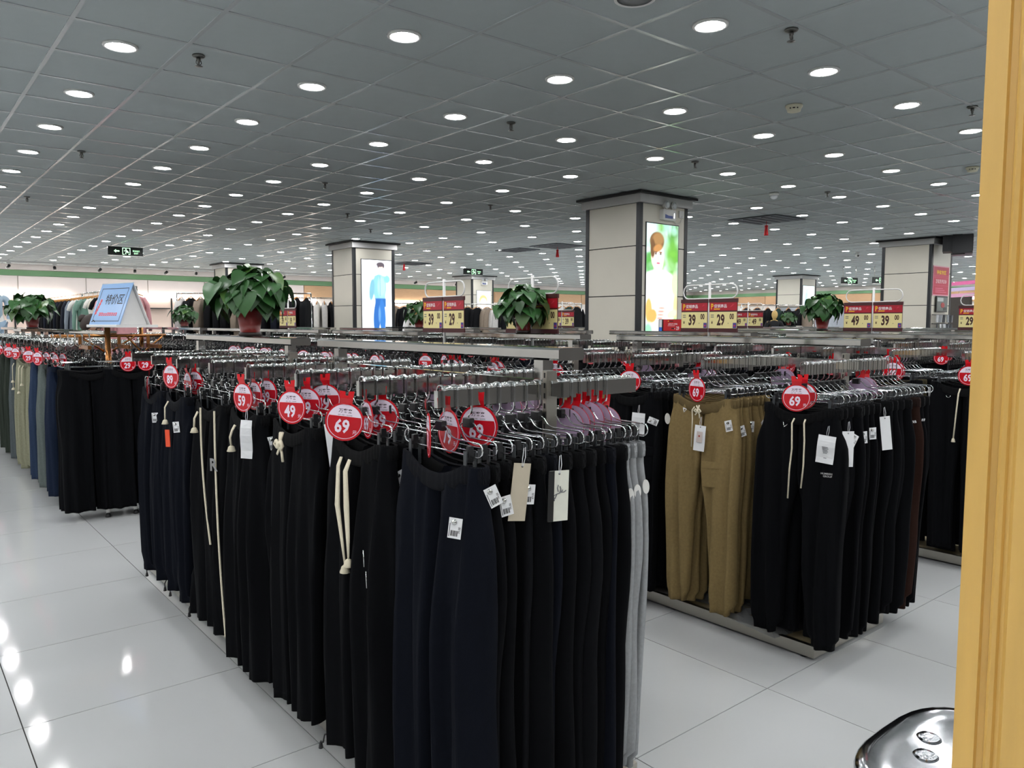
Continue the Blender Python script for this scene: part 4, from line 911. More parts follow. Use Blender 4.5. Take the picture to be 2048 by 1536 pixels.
# emergency twin-spot lamps
for px, py, lab in ((7.3, 6.4, 'twin-headed emergency lamp above the portrait poster'), (15.6, 21.1, 'twin-headed emergency lamp below the second exit sign')):
    t = thing('emergency_lamp', lab, 'emergency lamp', (px+.50, py, 2.80)); b = MB(); b.box(-.125, .125, -.06, 0, 0, .13, 0, None, .008); mk('housing', b, WHITE, t)
    b = MB(); b.box(-.09, .06, -.0612, -.06, .02, .055, 0); b.poly([(-.09, -.0614, .055), (.06, -.0614, .045), (-.0, -.0614, .05), (-.09, -.0614, .07)], 0); mk('blue_panel', b, mat('lamp_blue', '2c4a94', .3), t)
    b = MB(); b.box(.085, .095, -.0615, -.06, .03, .09); mk('indicator', b, mat('lamp_indicator', 'ffffff', emit=3, var=0), t)
    for x in (-.07, .07):
        b = MB(); b.tube([(x, -.03, .125), (x, -.03, .16)], .01, 8); b.lathe([(.02, -.05), (.045, 0), (.05, .02), (.05, .03)], 16, 0, TR((x, -.05, .185), (PI/2, 0, 0))); hd = mk('lamp_head', b, WHITE, t)
        b = MB(); b.lathe([(.046, 0), (.02, .01)], 16, 0, TR((x, -.08, .185), (PI/2, 0, 0))); mk('lens', b, mat('lamp_lens', 'd8dde0', .1), hd)
    if px < 8:
        t2 = thing('wall_socket', 'white wall socket right of the emergency lamp on the big pillar', 'socket', (px+.79, py, 2.9)); b = MB(); b.box(-.045, .045, -.02, 0, -.045, .045, 0, None, .004); mk('plate', b, WHITE, t2)
        b = MB(); b.tube([(0, -.025, -.02), (-.02, -.02, -.1), (-.1, -.015, -.13), (-.17, -.02, -.09)], .004, 5); mk('cord', b, WHITE, t2)
# ================================================================== GARMENT RAILS ALONG THE BACK
WOOD = mat('wood_hanger', 'c98a45', .5, var=.15)
def garment_mb(kind):
    b = MB(); n = 14
    rows = {'coat': [(.05, .03, 0), (.09, .04, -.02), (.20, .05, -.07), (.225, .06, -.14), (.215, .06, -.4), (.23, .065, -.75), (.25, .07, -1.02)],
            'tee': [(.06, .03, 0), (.10, .035, -.015), (.21, .04, -.06), (.235, .045, -.14), (.225, .045, -.35), (.23, .045, -.66)],
            'dress': [(.05, .03, 0), (.09, .035, -.015), (.17, .04, -.06), (.19, .045, -.14), (.15, .05, -.38), (.22, .06, -.75), (.27, .07, -1.1)]}[kind]
    vs = [(hw*math.copysign(abs(math.cos(a))**.8, math.cos(a)), d*math.sin(a)*(1+.12*math.sin(7*a+z*5)), z) for hw, d, z in rows for a in [2*PI*k/n for k in range(n)]]
    fs = [(i*n+k, (i+1)*n+k, (i+1)*n+(k+1) % n, i*n+(k+1) % n) for i in range(len(rows)-1) for k in range(n)]
    b.add(vs, fs, 0, True)
    for s in (-1, 1):
        ln = {'coat': [(.19, -.07), (.25, -.2), (.275, -.45), (.28, -.62)], 'tee': [(.19, -.065), (.25, -.14), (.29, -.25)], 'dress': [(.15, -.06), (.2, -.14), (.23, -.22)]}[kind]
        b.tube([(s*x, .0, z) for x, z in ln], [.06, .065, .058, .05][:len(ln)], 8, 0, True, False, .55)
    return b
GMB = {k: garment_mb(k) for k in ('coat', 'tee', 'dress')}
b = MB(); b.tube([(-.19, 0, -.045), (-.08, 0, .005), (0, 0, .02), (.08, 0, .005), (.19, 0, -.045)], .010, 6); b.tube([(0, 0, .02), (0, 0, .07), (.012, 0, .085), (.022, 0, .075)], .003, 4); WH = b.mesh('wooden_hanger', [WOOD])
_gm = {}
def garment(kind, hexc, loc, rz, lab, grp, bands=None):
    k = (kind, hexc)
    if k not in _gm: _gm[k] = GMB[kind].mesh(kind, [mat('cloth_'+hexc, hexc, .9, var=.15, scale=20, spec=.2)])
    o = tag(ob({'coat': 'coat', 'tee': 't_shirt', 'dress': 'dress'}[kind], _gm[k], None, loc, (0, 0, rz)), lab, {'coat': 'coat', 'tee': 't-shirt', 'dress': 'dress'}[kind], grp)
    ob('wooden_hanger', WH, o)
    for z0_, z1_, c in bands or []:
        b = MB(); b.box(-.2, .2, -.058, .058, z1_, z0_); mk('printed_band', b, mat('cloth_'+c, c, .9), o)
    return o
def rail(name, p0, p1, z, lab):
    t = thing('garment_rail', lab, 'garment rail', (p0[0], p0[1], 0)); d = (p1[0]-p0[0], p1[1]-p0[1]); b = MB(); b.tube([(0, 0, z), (d[0], d[1], z)], .014, 8); mk('bar', b, CHROME, t)
    for q in (0, .5, 1):
        b = MB(); b.tube([(d[0]*q, d[1]*q, 0), (d[0]*q, d[1]*q, z)], .014, 8); mk('post', b, CHROME, t)
        b = MB(); b.box(d[0]*q-.2, d[0]*q+.2, d[1]*q-.03, d[1]*q+.03, 0, .03); mk('foot', b, CHROME, t)
CN = {'0e0f12': 'black', '1b1f2a': 'navy', 'e6e4de': 'white', '6f8f82': 'teal green', 'd8d4c4': 'cream', 'd9a0a4': 'pink', '8d8072': 'taupe', 'c9c7c4': 'light grey', '5a4a3c': 'brown', '2a3d38': 'dark green', '7d8690': 'grey blue'}
def fill(p0, p1, z, seq, rails, rz_off=0):
    n = len(seq); L = math.hypot(p1[0]-p0[0], p1[1]-p0[1]); a = math.atan2(p1[1]-p0[1], p1[0]-p0[0])+PI/2+rz_off; r = random.Random(int(p0[0]*10))
    for i, (k, c) in enumerate(seq):
        f = (i+.5)/n; 
        garment(k, c, (p0[0]+(p1[0]-p0[0])*f, p0[1]+(p1[1]-p0[1])*f, z-.09), a+r.uniform(-.15, .15), '%s %s, %s from the near end of the %s' % (CN[c], {'coat': 'coat', 'tee': 't-shirt', 'dress': 'dress'}[k], nth(i), rails), 'garments on the back rails', [(-.22, -.45, 'd8787a'), (-.47, -.66, 'd8d4c4')] if c == 'd9a0a4' and i == 3 else None)
K, N, Wt, TL_, CRM, PK, TP, LG, BN, DG, GB = '0e0f12', '1b1f2a', 'e6e4de', '6f8f82', 'd8d4c4', 'd9a0a4', '8d8072', 'c9c7c4', '5a4a3c', '2a3d38', '7d8690'
rail('r1', (3.2, 13.3), (3.1, 21.2), 2.07, 'long chrome garment rail behind the far left potted plant')
fill((3.2, 13.5), (3.1, 21), 2.07, [('coat', PK), ('coat', PK), ('coat', PK), ('tee', PK), ('tee', K), ('dress', CRM), ('dress', Wt), ('tee', TL_), ('coat', TL_), ('tee', Wt), ('coat', GB), ('coat', N), ('coat', K), ('coat', N), ('coat', K), ('coat', K), ('coat', N), ('coat', K), ('coat', K), ('coat', N)], 'far left rail')
rail('r2', (4.35, 15.2), (6.3, 13.6), 2.05, 'chrome garment rail right of the blue tent sign')
fill((6.3, 13.6), (4.35, 15.2), 2.05, [('coat', K), ('coat', K), ('coat', K), ('coat', N), ('coat', K), ('coat', CRM), ('coat', K), ('coat', TP), ('coat', K), ('coat', K), ('coat', K), ('coat', TP), ('coat', K), ('coat', LG)], 'tent sign rail')
rail('r3', (6.55, 15.35), (7.45, 14.95), 2.02, 'chrome garment rail left of the jeans poster pillar')
fill((7.45, 14.95), (6.55, 15.35), 2.02, [('coat', K), ('coat', LG), ('coat', Wt), ('coat', K), ('coat', K), ('coat', K), ('coat', TP)], 'jeans pillar rail')
rail('r4', (9.9, 16.9), (14.2, 16.2), 2.0, 'long chrome garment rail between the pillars at the back')
fill((9.9, 16.9), (13.4, 16.33), 2.0, [('coat', TP), ('coat', K), ('coat', GB), ('coat', K), ('coat', BN), ('coat', K), ('coat', K), ('coat', K), ('coat', K), ('coat', TP), ('coat', LG), ('coat', K)], 'long back rail', PI/2+.3)
rail('r5', (12.7, 14.3), (13.9, 14.1), 2.0, 'chrome garment rail just left of the big pillar')
fill((12.8, 14.28), (13.85, 14.1), 2.0, [('coat', LG), ('coat', CRM), ('coat', LG), ('coat', DG), ('coat', K)], 'rail left of the big pillar', PI/2+.4)
rail('r6', (17.2, 11.6), (19.5, 10.9), 1.98, 'chrome garment rail right of the small far 49 board')
fill((17.2, 11.6), (19.5, 10.9), 1.98, [('coat', N), ('coat', N), ('coat', K), ('coat', DG), ('coat', K), ('coat', K), ('coat', TP)], 'rail by the curtain', PI/2+.4)
# grey curtain partition in front of the far pillar
b = MB(); n = 60
P_ = [(19.9+.10*k*.9, 12.2-.05*k*.9+.05*math.sin(k*1.1)) for k in range(n)]
b.add([(x, y, z) for z in (0.02, 1.95) for x, y in P_]+[(x+.02, y+.02, z) for z in (0.02, 1.95) for x, y in P_], [(k, k+1, n+k+1, n+k) for k in range(n-1)]+[(2*n+k, 3*n+k, 3*n+k+1, 2*n+k+1) for k in range(n-1)], 0, True)
t = thing('fitting_curtain', 'pale grey curtain screen behind the smallest potted plant', 'curtain'); mk('cloth', b, mat('curtain_grey', 'aab0b8', .8, var=.1), t)
b = MB(); b.tube([(P_[0][0], P_[0][1], 1.97), (P_[-1][0], P_[-1][1], 1.97)], .015, 8); mk('rod', b, BLK, t)
for q in (0, -1): b = MB(); b.tube([(P_[q][0], P_[q][1], 0), (P_[q][0], P_[q][1], 1.97)], .015, 8); mk('post', b, BLK, t)
# ================================================================== PEOPLE AND MANNEQUINS
import bmesh
def skin_mesh(name, joints, edges, sub=2):
    bm = bmesh.new(); sk = bm.verts.layers.skin.verify(); V = []
    for i, (p, r) in enumerate(joints):
        v = bm.verts.new(p); v[sk].radius = (r if isinstance(r, tuple) else (r, r)); v[sk].use_root = (i == 0); V.append(v)
    for a, c in edges: bm.edges.new((V[a], V[c]))
    me = bpy.data.meshes.new(name); bm.to_mesh(me); bm.free(); o = bpy.data.objects.new(name, me); COL.objects.link(o)
    m = o.modifiers.new('skin', 'SKIN'); m.use_smooth_shade = True; s = o.modifiers.new('sub', 'SUBSURF'); s.levels = sub; s.render_levels = sub
    dg = bpy.context.evaluated_depsgraph_get(); res = bpy.data.meshes.new_from_object(o.evaluated_get(dg)); res.name = name
    bpy.data.objects.remove(o); bpy.data.meshes.remove(me)
    for p in res.polygons: p.use_smooth = True
    return res
def head_geo(b, c, nod, mi_skin, mi_eye, mi_lip, face=True):
    T = Matrix.Translation(c) @ Matrix.Rotation(nod, 4, 'Y'); vs = []; nu, nv = 20, 14
    for j in range(nv+1):
        th = PI*j/nv
        for i in range(nu):
            ph = 2*PI*i/nu; x, y, z = math.sin(th)*math.cos(ph), math.sin(th)*math.sin(ph), math.cos(th)
            k = 1-.22*max(0, -z)**1.3; vx, vy, vz = x*.098*(k if x > 0 else k*.9), y*.076*k, z*.118
            if face and x > .8 and abs(y) < .25 and -.35 < z < .1: vx += .022*(1-abs(y)*3.5)*(1-abs(z+.15)*2.5 if abs(z+.15) < .4 else 0)
            if face and x > .7 and .02 < z < .25 and .2 < abs(y) < .5: vx -= .006
            vs.append((vx, vy, vz))
    fs = [(j*nu+i, (j+1)*nu+i, (j+1)*nu+(i+1) % nu, j*nu+(i+1) % nu) for j in range(nv) for i in range(nu)]
    b.add(vs, fs, mi_skin, True, T)
    if face:
        for s in (-1, 1):
            b.lathe([(.003, -.010), (.011, -.004), (.012, .003), (.004, .009)], 8, mi_eye, T @ TR((.080, s*.031, .014), (0, PI/2, 0)))
            b.lathe([(.004, -.028), (.014, -.016), (.018, .006), (.012, .024), (.003, .03)], 8, mi_skin, T @ TR((-.004, s*.074, -.004)), True, None, 1., .45)
            b.tube([(.088, s*.018, .036), (.09, s*.034, .040), (.08, s*.048, .034)], .0035, 5, mi_eye, True, False, 1., T)
        b.tube([(.083, -.022, -.062), (.089, 0, -.060), (.083, .022, -.062)], .0055, 6, mi_lip, True, False, 1., T)
SKIN = mat('skin', 'd3a58c', .5, var=.05); EYE = mat('eye_dark', '1a1412', .3); LIP = mat('lips', 'a5605a', .5); HAIR = mat('hair_dark_brown', '2b1d17', .55, var=.2, scale=60, stretch=(1, 1, .2))
def figure(lab, cat, name, loc, rz, h, skin, top, legs, nod=.15, lean=.1, face=True, arms_fwd=.25):
    t = thing(name, lab, cat, loc, rz); k = h/1.72; L = lambda *p: tuple(q*k for q in p); dx = lean
    J = [(L(0, 0, .92), .12*k), (L(dx*.3, 0, 1.08), (.10*k, .13*k)), (L(dx*.7, 0, 1.28), (.11*k, .15*k)), (L(dx, 0, 1.40), (.08*k, .10*k)), (L(dx*1.15+.01, 0, 1.47), .048*k), (L(dx*1.3+.015, 0, 1.54), .046*k),
         (L(0, .09, .86), .095*k), (L(.02, .10, .48), .062*k), (L(-.01, .10, .09), .042*k), (L(.10, .11, .03), .032*k), (L(0, -.09, .86), .095*k), (L(.02, -.10, .48), .062*k), (L(-.01, -.10, .09), .042*k), (L(.10, -.11, .03), .032*k),
         (L(dx, .18, 1.38), .058*k), (L(dx+.03, .235, 1.12), .045*k), (L(dx+arms_fwd, .20, .96), .032*k), (L(dx+arms_fwd+.08, .19, .95), .024*k), (L(dx, -.18, 1.38), .058*k), (L(dx+.03, -.235, 1.12), .045*k), (L(dx+arms_fwd, -.20, .96), .032*k), (L(dx+arms_fwd+.08, -.19, .95), .024*k)]
    E_ = [(0, 1), (1, 2), (2, 3), (3, 4), (4, 5), (0, 6), (6, 7), (7, 8), (8, 9), (0, 10), (10, 11), (11, 12), (12, 13), (3, 14), (14, 15), (15, 16), (16, 17), (3, 18), (18, 19), (19, 20), (20, 21)]
    body = skin_mesh('body', J, E_); body.materials.clear()
    b = MB(); b.add([v.co.copy() for v in body.vertices], [tuple(p.vertices) for p in body.polygons], 0, True)
    hc = Vector(L(dx*1.4+.035, 0, 1.605)); head_geo(b, hc, nod, 0, 1, 2, face)
    for s in (-1, 1):
        bx, by, bz = L(dx+arms_fwd+.08, s*.19, .95)
        for q in range(4): b.tube([(bx, by+(q-1.5)*.014, bz), (bx+.045, by+(q-1.5)*.016, bz-.008), (bx+.07+.008*(q in (1, 2)), by+(q-1.5)*.016, bz-.03)], [.009, .008, .006], 6)
        b.tube([(bx-.02, by-s*.02, bz), (bx+.02, by-s*.042, bz-.012), (bx+.045, by-s*.045, bz-.025)], [.010, .009, .007], 6)
    mk('body', b, [skin, EYE, LIP], t)
    up_ = [J[q] for q in (0, 1, 2, 3, 14, 15, 16, 18, 19, 20)]; infl = lambda r, a=.014: (tuple(v+a for v in r) if isinstance(r, tuple) else r+a)
    me = skin_mesh('top', [(p, infl(r)) for p, r in up_], [(0, 1), (1, 2), (2, 3), (3, 4), (4, 5), (5, 6), (3, 7), (7, 8), (8, 9)]); me.materials.clear(); me.materials.append(top); ob('top', me, t)
    lo = [J[q] for q in (0, 6, 7, 8, 10, 11, 12)]; me = skin_mesh('legwear', [(p, infl(r, .012)) for p, r in lo], [(0, 1), (1, 2), (2, 3), (0, 4), (4, 5), (5, 6)]); me.materials.clear(); me.materials.append(legs); ob('legwear', me, t)
    return t, hc, nod
def cap_hair(t, hc, nod, m, full=True, cap=False):
    b = MB(); T = Matrix.Translation(hc) @ Matrix.Rotation(nod, 4, 'Y'); vs = []; nu, nv = 20, 8
    for j in range(nv+1):
        for i in range(nu):
            ph = 2*PI*i/nu; lim = (1.25 if math.cos(ph) > .35 else 2.25) if full else 1.6
            th = lim*j/nv; vs.append((math.sin(th)*math.cos(ph)*.108-.006, math.sin(th)*math.sin(ph)*.088, math.cos(th)*.130))
    b.add(vs, [(j*nu+i, (j+1)*nu+i, (j+1)*nu+(i+1) % nu, j*nu+(i+1) % nu) for j in range(nv) for i in range(nu)], 0, True, T)
    if cap: b.poly([(.085, -.07, .03), (.15, -.055, .012), (.175, 0, .008), (.15, .055, .012), (.085, .07, .03)], 0, T, .008)
    elif full: b.lathe([(.01, .05), (.04, .03), (.045, 0), (.02, -.04)], 10, 0, T @ TR((-.12, 0, -.02)))
    return mk('cap' if cap else 'hair', b, m, t)
t, hc, nd = figure('woman with dark tied-back hair in black, head bowed behind the blue tent sign', 'person', 'person', (1.60, 9.45, 0), -.75, 1.58, SKIN, mat('cloth_dark_top', '17181c', .9, var=.2), mat('cloth_trouser_dark', '20242c', .9, var=.2), .75, .16); cap_hair(t, hc, nd, HAIR)
t, hc, nd = figure('person in a white cap and black jacket beside the jeans poster pillar', 'person', 'person', (8.02, 16.2, 0), 2.85, 1.76, SKIN, mat('cloth_black_jacket', '121316', .9, var=.2), mat('cloth_trouser_dark', '20242c', .9), .35, .08); cap_hair(t, hc, nd, mat('white_cap', 'eceae6', .7, var=.04), False, True); 
MANW = mat('mannequin_white', 'e9e7e2', .3, var=.02); STRAW = mat('mannequin_straw', 'c8a868', .7, var=.2, scale=60)
def podium(t, h): b = MB(); b.box(-.3, .3, -.3, .3, -h, 0, 0, None, .01); mk('podium', b, WHITE, t)
for lab, loc, rz, sk, tp, lg, hgt in (('white-shirted mannequin with a straw-coloured head left of the 39 board', (8.15, 12.9, .25), -1.9, STRAW, mat('shirt_white', 'eceae8', .8, var=.03), mat('cloth_tan', '8d7a60', .9), 1.62),
        ('far mannequin in white shirt and dark jacket near the curtain', (17.6, 10.9, .2), -2.4, STRAW, mat('cloth_black_jacket', '121316', .9), mat('cloth_trouser_dark', '20242c', .9), 1.62),
        ('mannequin in a light blue denim jacket at the far left edge', (1.74, 17.6, .62), -1.5, MANW, mat('denim_light', '9fb4c4', .9, var=.12, scale=30), mat('denim_light_skirt', '8fa6ba', .9, var=.12), 1.66)):
    t, hc, nd = figure(lab, 'mannequin', 'mannequin', loc, rz, hgt, sk, tp, lg, 0., .02, False, .02); podium(t, loc[2])
# ================================================================== CEILING FITTINGS
def at_ceil(px, py):
    d = fw+rt*((px-1024)/FPX)+up*((768-py)/FPX); k = (CEIL-CAMH)/d.z; return d.x*k, d.y*k
SPR = []
sm = MB(); sm.lathe([(.036, 0), (.038, -.006), (.03, -.014), (.016, -.016)], 16); SPK = mat('sprinkler_metal', '6c6c69', .3, .8, var=.1); e_me = sm.mesh('sprinkler', [SPK])
sm = MB(); sm.lathe([(.012, -.014), (.013, -.03), (.009, -.034), (.006, -.05), (.005, -.058)], 10); sm.tube([(-.012, 0, -.03), (-.016, 0, -.046), (-.003, 0, -.062)], .0028, 5); sm.tube([(.012, 0, -.03), (.016, 0, -.046), (.003, 0, -.062)], .0028, 5); bd_me = sm.mesh('body', [SPK])
sm = MB(); sm.lathe([(.004, -.060), (.022, -.064), (.024, -.066), (.004, -.067)], 12); df_me = sm.mesh('deflector', [SPK])
for k, (x, y, lab) in enumerate(((4.10, 9.25, 'upper left, between the two nearest left downlights'), (2.84, 7.4, 'x'))): pass
SP = [((397, 112), 'near the upper left downlight'), ((163, 303), 'at the left, above the exit sign row'), ((1022, 246), 'above the middle of the ceiling, left of two downlights'), ((1583, 60), 'at the top right, largest in view'), ((1945, 214), 'beside the wooden frame'), ((1390, 324), 'above the right side of the big pillar'),
      ((650, 366), 'above the jeans poster pillar, farther right'), ((54, 394), 'at the far left, small'), ((695, 428), 'just above the jeans poster pillar'), ((1655, 384), 'small, between the two right pillars'), ((741, 459), 'tiny, right over the jeans pillar cap'), ((981, 411), 'small, left of the big pillar')]
for (px, py), lab in SP:
    x, y = at_ceil(px, py); o = tag(ob('sprinkler', e_me, None, (x, y, CEIL+.004)), 'chrome ceiling sprinkler '+lab, 'sprinkler', 'ceiling sprinklers'); ob('body', bd_me, o); ob('deflector', df_me, o)
for (px, py), lab in (((1588, 212), 'cream ceiling smoke detector between the downlights at upper right'), ((1945, 335), 'small cream smoke detector near the wooden frame')):
    x, y = at_ceil(px, py); t = thing('smoke_detector', lab, 'smoke detector', (x, y, CEIL+.004)); b = MB(); b.lathe([(.062, 0), (.062, -.012), (.05, -.03), (.048, -.045), (.03, -.05)], 20); mk('housing', b, mat('detector_cream', 'd8d4bc', .5), t)
    a = math.atan2(-y, -x)
    for q in (-.5, 0, .5): b = MB(); b.box(.0495, .0535, -.009 if q == 0 else -.005, .009 if q == 0 else .005, -.032, -.024); mk('slot', b, BLK, t, rot=(0, 0, a+q))
x, y = at_ceil(1548, 386); t = thing('dome_camera', 'white dome camera on the ceiling right of the big pillar', 'camera', (x, y, CEIL+.004)); b = MB(); b.lathe([(.06, 0), (.06, -.03), (.052, -.035)], 18); mk('base', b, WHITE, t); b = MB(); b.lathe([(.05, -.035), (.045, -.06), (.025, -.08), (.005, -.085)], 18); mk('dome', b, mat('dome_pale', 'd8dce0', .1), t)
x, y = at_ceil(1715, 505); t = thing('bullet_camera', 'white bullet camera on the ceiling left of the television pillar', 'camera', (x, y, CEIL+.004)); b = MB(); b.lathe([(.04, 0), (.04, -.02)], 14); mk('base', b, WHITE, t); b = MB(); b.tube([(0, 0, -.02), (0, 0, -.06)], .012, 8); b.tube([(-.05, -.04, -.085), (.06, .05, -.06)], .035, 12); mk('body', b, WHITE, t); b = MB(); b.lathe([(.02, 0), (.02, .004)], 12, 0, TR((-.052, -.042, -.086), (PI/2, 0, -.9))); mk('lens', b, BLK, t)
x, y = at_ceil(1270, -2); t = thing('ceiling_speaker', 'round white ceiling speaker cut by the top edge of the photo', 'speaker', (x, y, CEIL+.004)); b = MB(); b.lathe([(.105, 0), (.105, -.006), (.095, -.010), (.09, -.004)], 28); mk('rim', b, WHITE, t); b = MB(); b.lathe([(.09, -.004), (.03, -.006)], 28); mk('grille', b, mat('grille_grey', '8d9090', .7, bump=.6, bscale=900), t)
# dark square air panels and hanging red tassels
for (px, py), lab in (((1533, 439), 'dark square ceiling air panel with a red tassel right of the big pillar'), ((1115, 492), 'dark square ceiling air panel with a red tassel left of the big pillar'), ((1035, 500), 'dark long ceiling panel left of the other air panel'), ((822, 527), 'far dark ceiling panel with a red tassel right of the jeans pillar')):
    x, y = at_ceil(px, py); t = thing('air_panel', lab, 'air panel', (x, y, CEIL)); b = MB(); s = .42 if px != 1035 else .3; b.box(-s, s, -.42, .42, -.012, .0); mk('plate', b, mat('air_panel_grey', '5d6268', .6), t)
    for q in range(5): b = MB(); yy = -.32+.16*q; b.box(-s+.06, s-.06, yy-.02, yy+.02, -.02, -.012); mk('slat', b, mat('air_slat', '4d5258', .6), t)
TAS = mat('tassel_red', 'c81a22', .7, var=.1)
for (px, py), lab in (((1533, 447), 'red tassel hanging from the ceiling right of the big pillar'), ((1115, 498), 'red tassel hanging from the ceiling left of the big pillar'), ((808, 529), 'small far red tassel right of the jeans poster pillar')):
    x, y = at_ceil(px, py-6); t = thing('tassel', lab, 'tassel', (x, y, CEIL-.012)); b = MB(); b.tube([(0, 0, 0), (0, 0, -.06)], .004, 5); mk('cord', b, TAS, t); b = MB(); b.lathe([(.012, -.06), (.03, -.07), (.022, -.10), (.034, -.2), (.034, -.22)], 10); mk('fringe', b, TAS, t)
# exit signs
GLOW = mat('exit_glow', 'b9f7c4', emit=1.2, var=0); EXB = mat('exit_black', '0f1512', .25)
def exit_sign(lab, x, y, z, w_, h, rz=0., small=False):
    t = thing('exit_sign', lab, 'exit sign', (x, y, z), rz); b = MB(); b.box(-w_/2, w_/2, -.015, .015, 0, h, 0, None, .003); b.box(-w_/2, w_/2, -.0155, .0155, -.012, .004, 1); mk('panel', b, [EXB, WHITE], t)
    if CEIL-z-h > .02:
        for q in (-.4, .4): b = MB(); b.tube([(q*w_, 0, h), (q*w_, 0, CEIL-z)], .006, 6); mk('rod', b, STEEL, t)
    b = MB(); k = h
    b.add([(p[0]*k-.22*w_, p[1]*k+h*.5, .0) for p in ((-.42, 0), (-.2, .2), (-.2, .07), (.16, .07), (.16, -.07), (-.2, -.07), (-.2, -.2))], [(0, 1, 2, 3, 4, 5, 6)])
    cx = .02*w_; 
    def bx(x0_, x1_, y0_, y1_): b.add([(cx+x0_*k, y0_*k, 0), (cx+x1_*k, y0_*k, 0), (cx+x1_*k, y1_*k, 0), (cx+x0_*k, y1_*k, 0)], [(0, 1, 2, 3)])
    bx(-.42, -.36, .12, .9); bx(.36, .42, .12, .9); bx(-.42, .42, .84, .9); bx(-.42, -.2, .12, .18); bx(.2, .42, .12, .18)
    b.lathe([(.075*k, 0), (.07*k, .0006)], 10, 0, TR((cx-.04*k, .72*k, 0)))
    for pts_ in ([(-.02, .64), (.03, .45)], [(-.0, .6), (-.16, .5), (-.22, .6)], [(.0, .6), (.14, .52), (.2, .4)], [(.03, .45), (-.08, .33), (-.06, .16)], [(.03, .45), (.14, .36), (.26, .34)]): b.tube([(cx+p*k, q*k, 0) for p, q in pts_], .04*k, 5)
    b.text('安全出口', h*.2, w_*.30, h*.58, 0, None, .9, .01); b.text('EXIT', h*.16, w_*.30, h*.3, 0, None, 1., .01)
    put(mk('pictogram', b, GLOW, t), face((0, -.0165, 0), 'NY'))
exit_sign('green exit sign with running figure hanging at the left above the tent sign', 4.05, 17.6, 2.89, .67, .18)
exit_sign('green exit sign hanging in the middle above the far portrait pillar', 13.5, 18.2, 2.90, .69, .18)
exit_sign('small far exit sign, left of two beside the television pillar', 21.4, 10.9, 2.62, .6, .18, -.3); exit_sign('small far exit sign, right of two beside the television pillar', 21.9, 10.25, 2.62, .6, .18, -.3)
# track spotlights along the back wall
SPOT = mat('spot_lens', 'fff8ee', emit=14, var=0); tk = thing('lighting_track', 'white lighting track near the ceiling along the back wall', 'lighting track', (0, 24.0, CEIL))
b = MB(); b.box(1.0, 26, -.02, .02, -.05, 0); mk('rail', b, WHITE, tk)
for k, x in enumerate((2.7, 3.75, 4.85, 5.75, 6.6, 7.45, 10.2, 13.1, 15.2, 17)):
    t = thing('track_spotlight', 'black and white track spotlight, %s from the left along the back wall' % nth(k), 'spotlight', (x, 24.0, CEIL-.05), .2*(-1)**k, 'track spotlights along the back wall')
    b = MB(); b.box(-.05, .05, -.02, .02, -.03, 0); b.tube([(0, 0, -.03), (0, 0, -.09)], .01, 6); mk('bracket', b, WHITE, t)
    b = MB(); b.tube([(0, -.05, -.08), (0, .06, -.12)], .038, 12); hd = mk('lamp_head', b, BLK, t); b = MB(); b.tube([(0, .062, -.121), (0, .09, -.131)], .04, 12); mk('rim', b, WHITE, hd)
    b = MB(); b.lathe([(.032, 0), (.028, .004)], 12, 0, TR((0, .091, -.1315), (-PI/2-.4, 0, 0))); mk('lens', b, SPOT, hd)
# ================================================================== TELEVISION PILLAR
t = thing('television', 'old bulky dark television hung at the top of a cream pillar', 'television', (15.52, 5.84, 2.78), .35)
b = MB(); b.box(-.29, .29, -.22, .10, 0, .36, 0, None, .015); b.box(-.24, .24, .10, .26, .04, .32); mk('casing', b, mat('tv_casing', '26282b', .45, var=.1), t)
b = MB(); b.box(-.25, .12, -.226, -.22, .04, .33); mk('screen', b, mat('tv_screen', '15191d', .06), t); b = MB(); b.box(.15, .27, -.226, -.22, .04, .33); mk('speaker_grille', b, mat('tv_grille', '1c1e20', .7, bump=.5, bscale=500), t)
b = MB(); b.box(-.2, .2, -.1, .12, -.02, 0); b.tube([(0, .05, .36), (0, .05, CEIL-2.78)], .025, 10); mk('bracket', b, BLK, t)
t = thing('wall_poster', 'red sale poster with yellow heading below the television', 'poster', (15.30+.42, 6.21, 2.03)); b = MB(); b.box(-.36, .36, -.006, 0, 0, .56, 0); put(mk('sheet', b, mat('poster_pink_edge', 'e7a0b4', .4), t), Matrix())
b = MB(); b.box(-.34, .34, .02, .54, 0, .0012, 0); b.text('特卖专区', .085, 0, .44, 1, Matrix.Translation((0, 0, .002)), 1.25, .03); b.text('29 30 29 39 30 34', .075, 0, .27, 2, Matrix.Translation((0, 0, .002)), .62, .01)
for z in (.19, .34, .37): b.box(-.32, .32, z, z+.004, 0, .002, 3)
for q in range(3): b.box(-.25, .25-.08*q, .06+.035*q, .075+.035*q, 0, .002, 3)
put(mk('print', b, [mat('poster_crimson', 'b8123c', .4, var=.05), YEL, WPR, mat('poster_pink', 'd8708c', .5)], t), face((0, -.007, 0), 'NY'))
t = thing('framed_picture', 'small framed photo with a red figure below the red sale poster', 'picture', (15.75, 6.2, 1.72)); b = MB(); b.box(-.25, .25, -.02, 0, 0, .30, 0, None, .004); mk('frame', b, BLK, t)
b = MB(); b.box(-.23, .23, .02, .28, 0, .001, 0); b.lathe([(.06, 0), (.05, .001)], 12, 1, TR((.03, .13, .001)), True, None, 1.5, .9); b.box(-.22, .05, .2, .27, 0, .0015, 2); b.box(.05, .2, .03, .09, 0, .0015, 3); put(mk('photo', b, [mat('photo_grey', '5d6664', .3, var=.3), mat('photo_red', '9c3030', .4), mat('photo_pale', 'b4bcbc', .4), mat('photo_dark', '2c3230', .4)], t), face((0, -.021, 0), 'NY'))
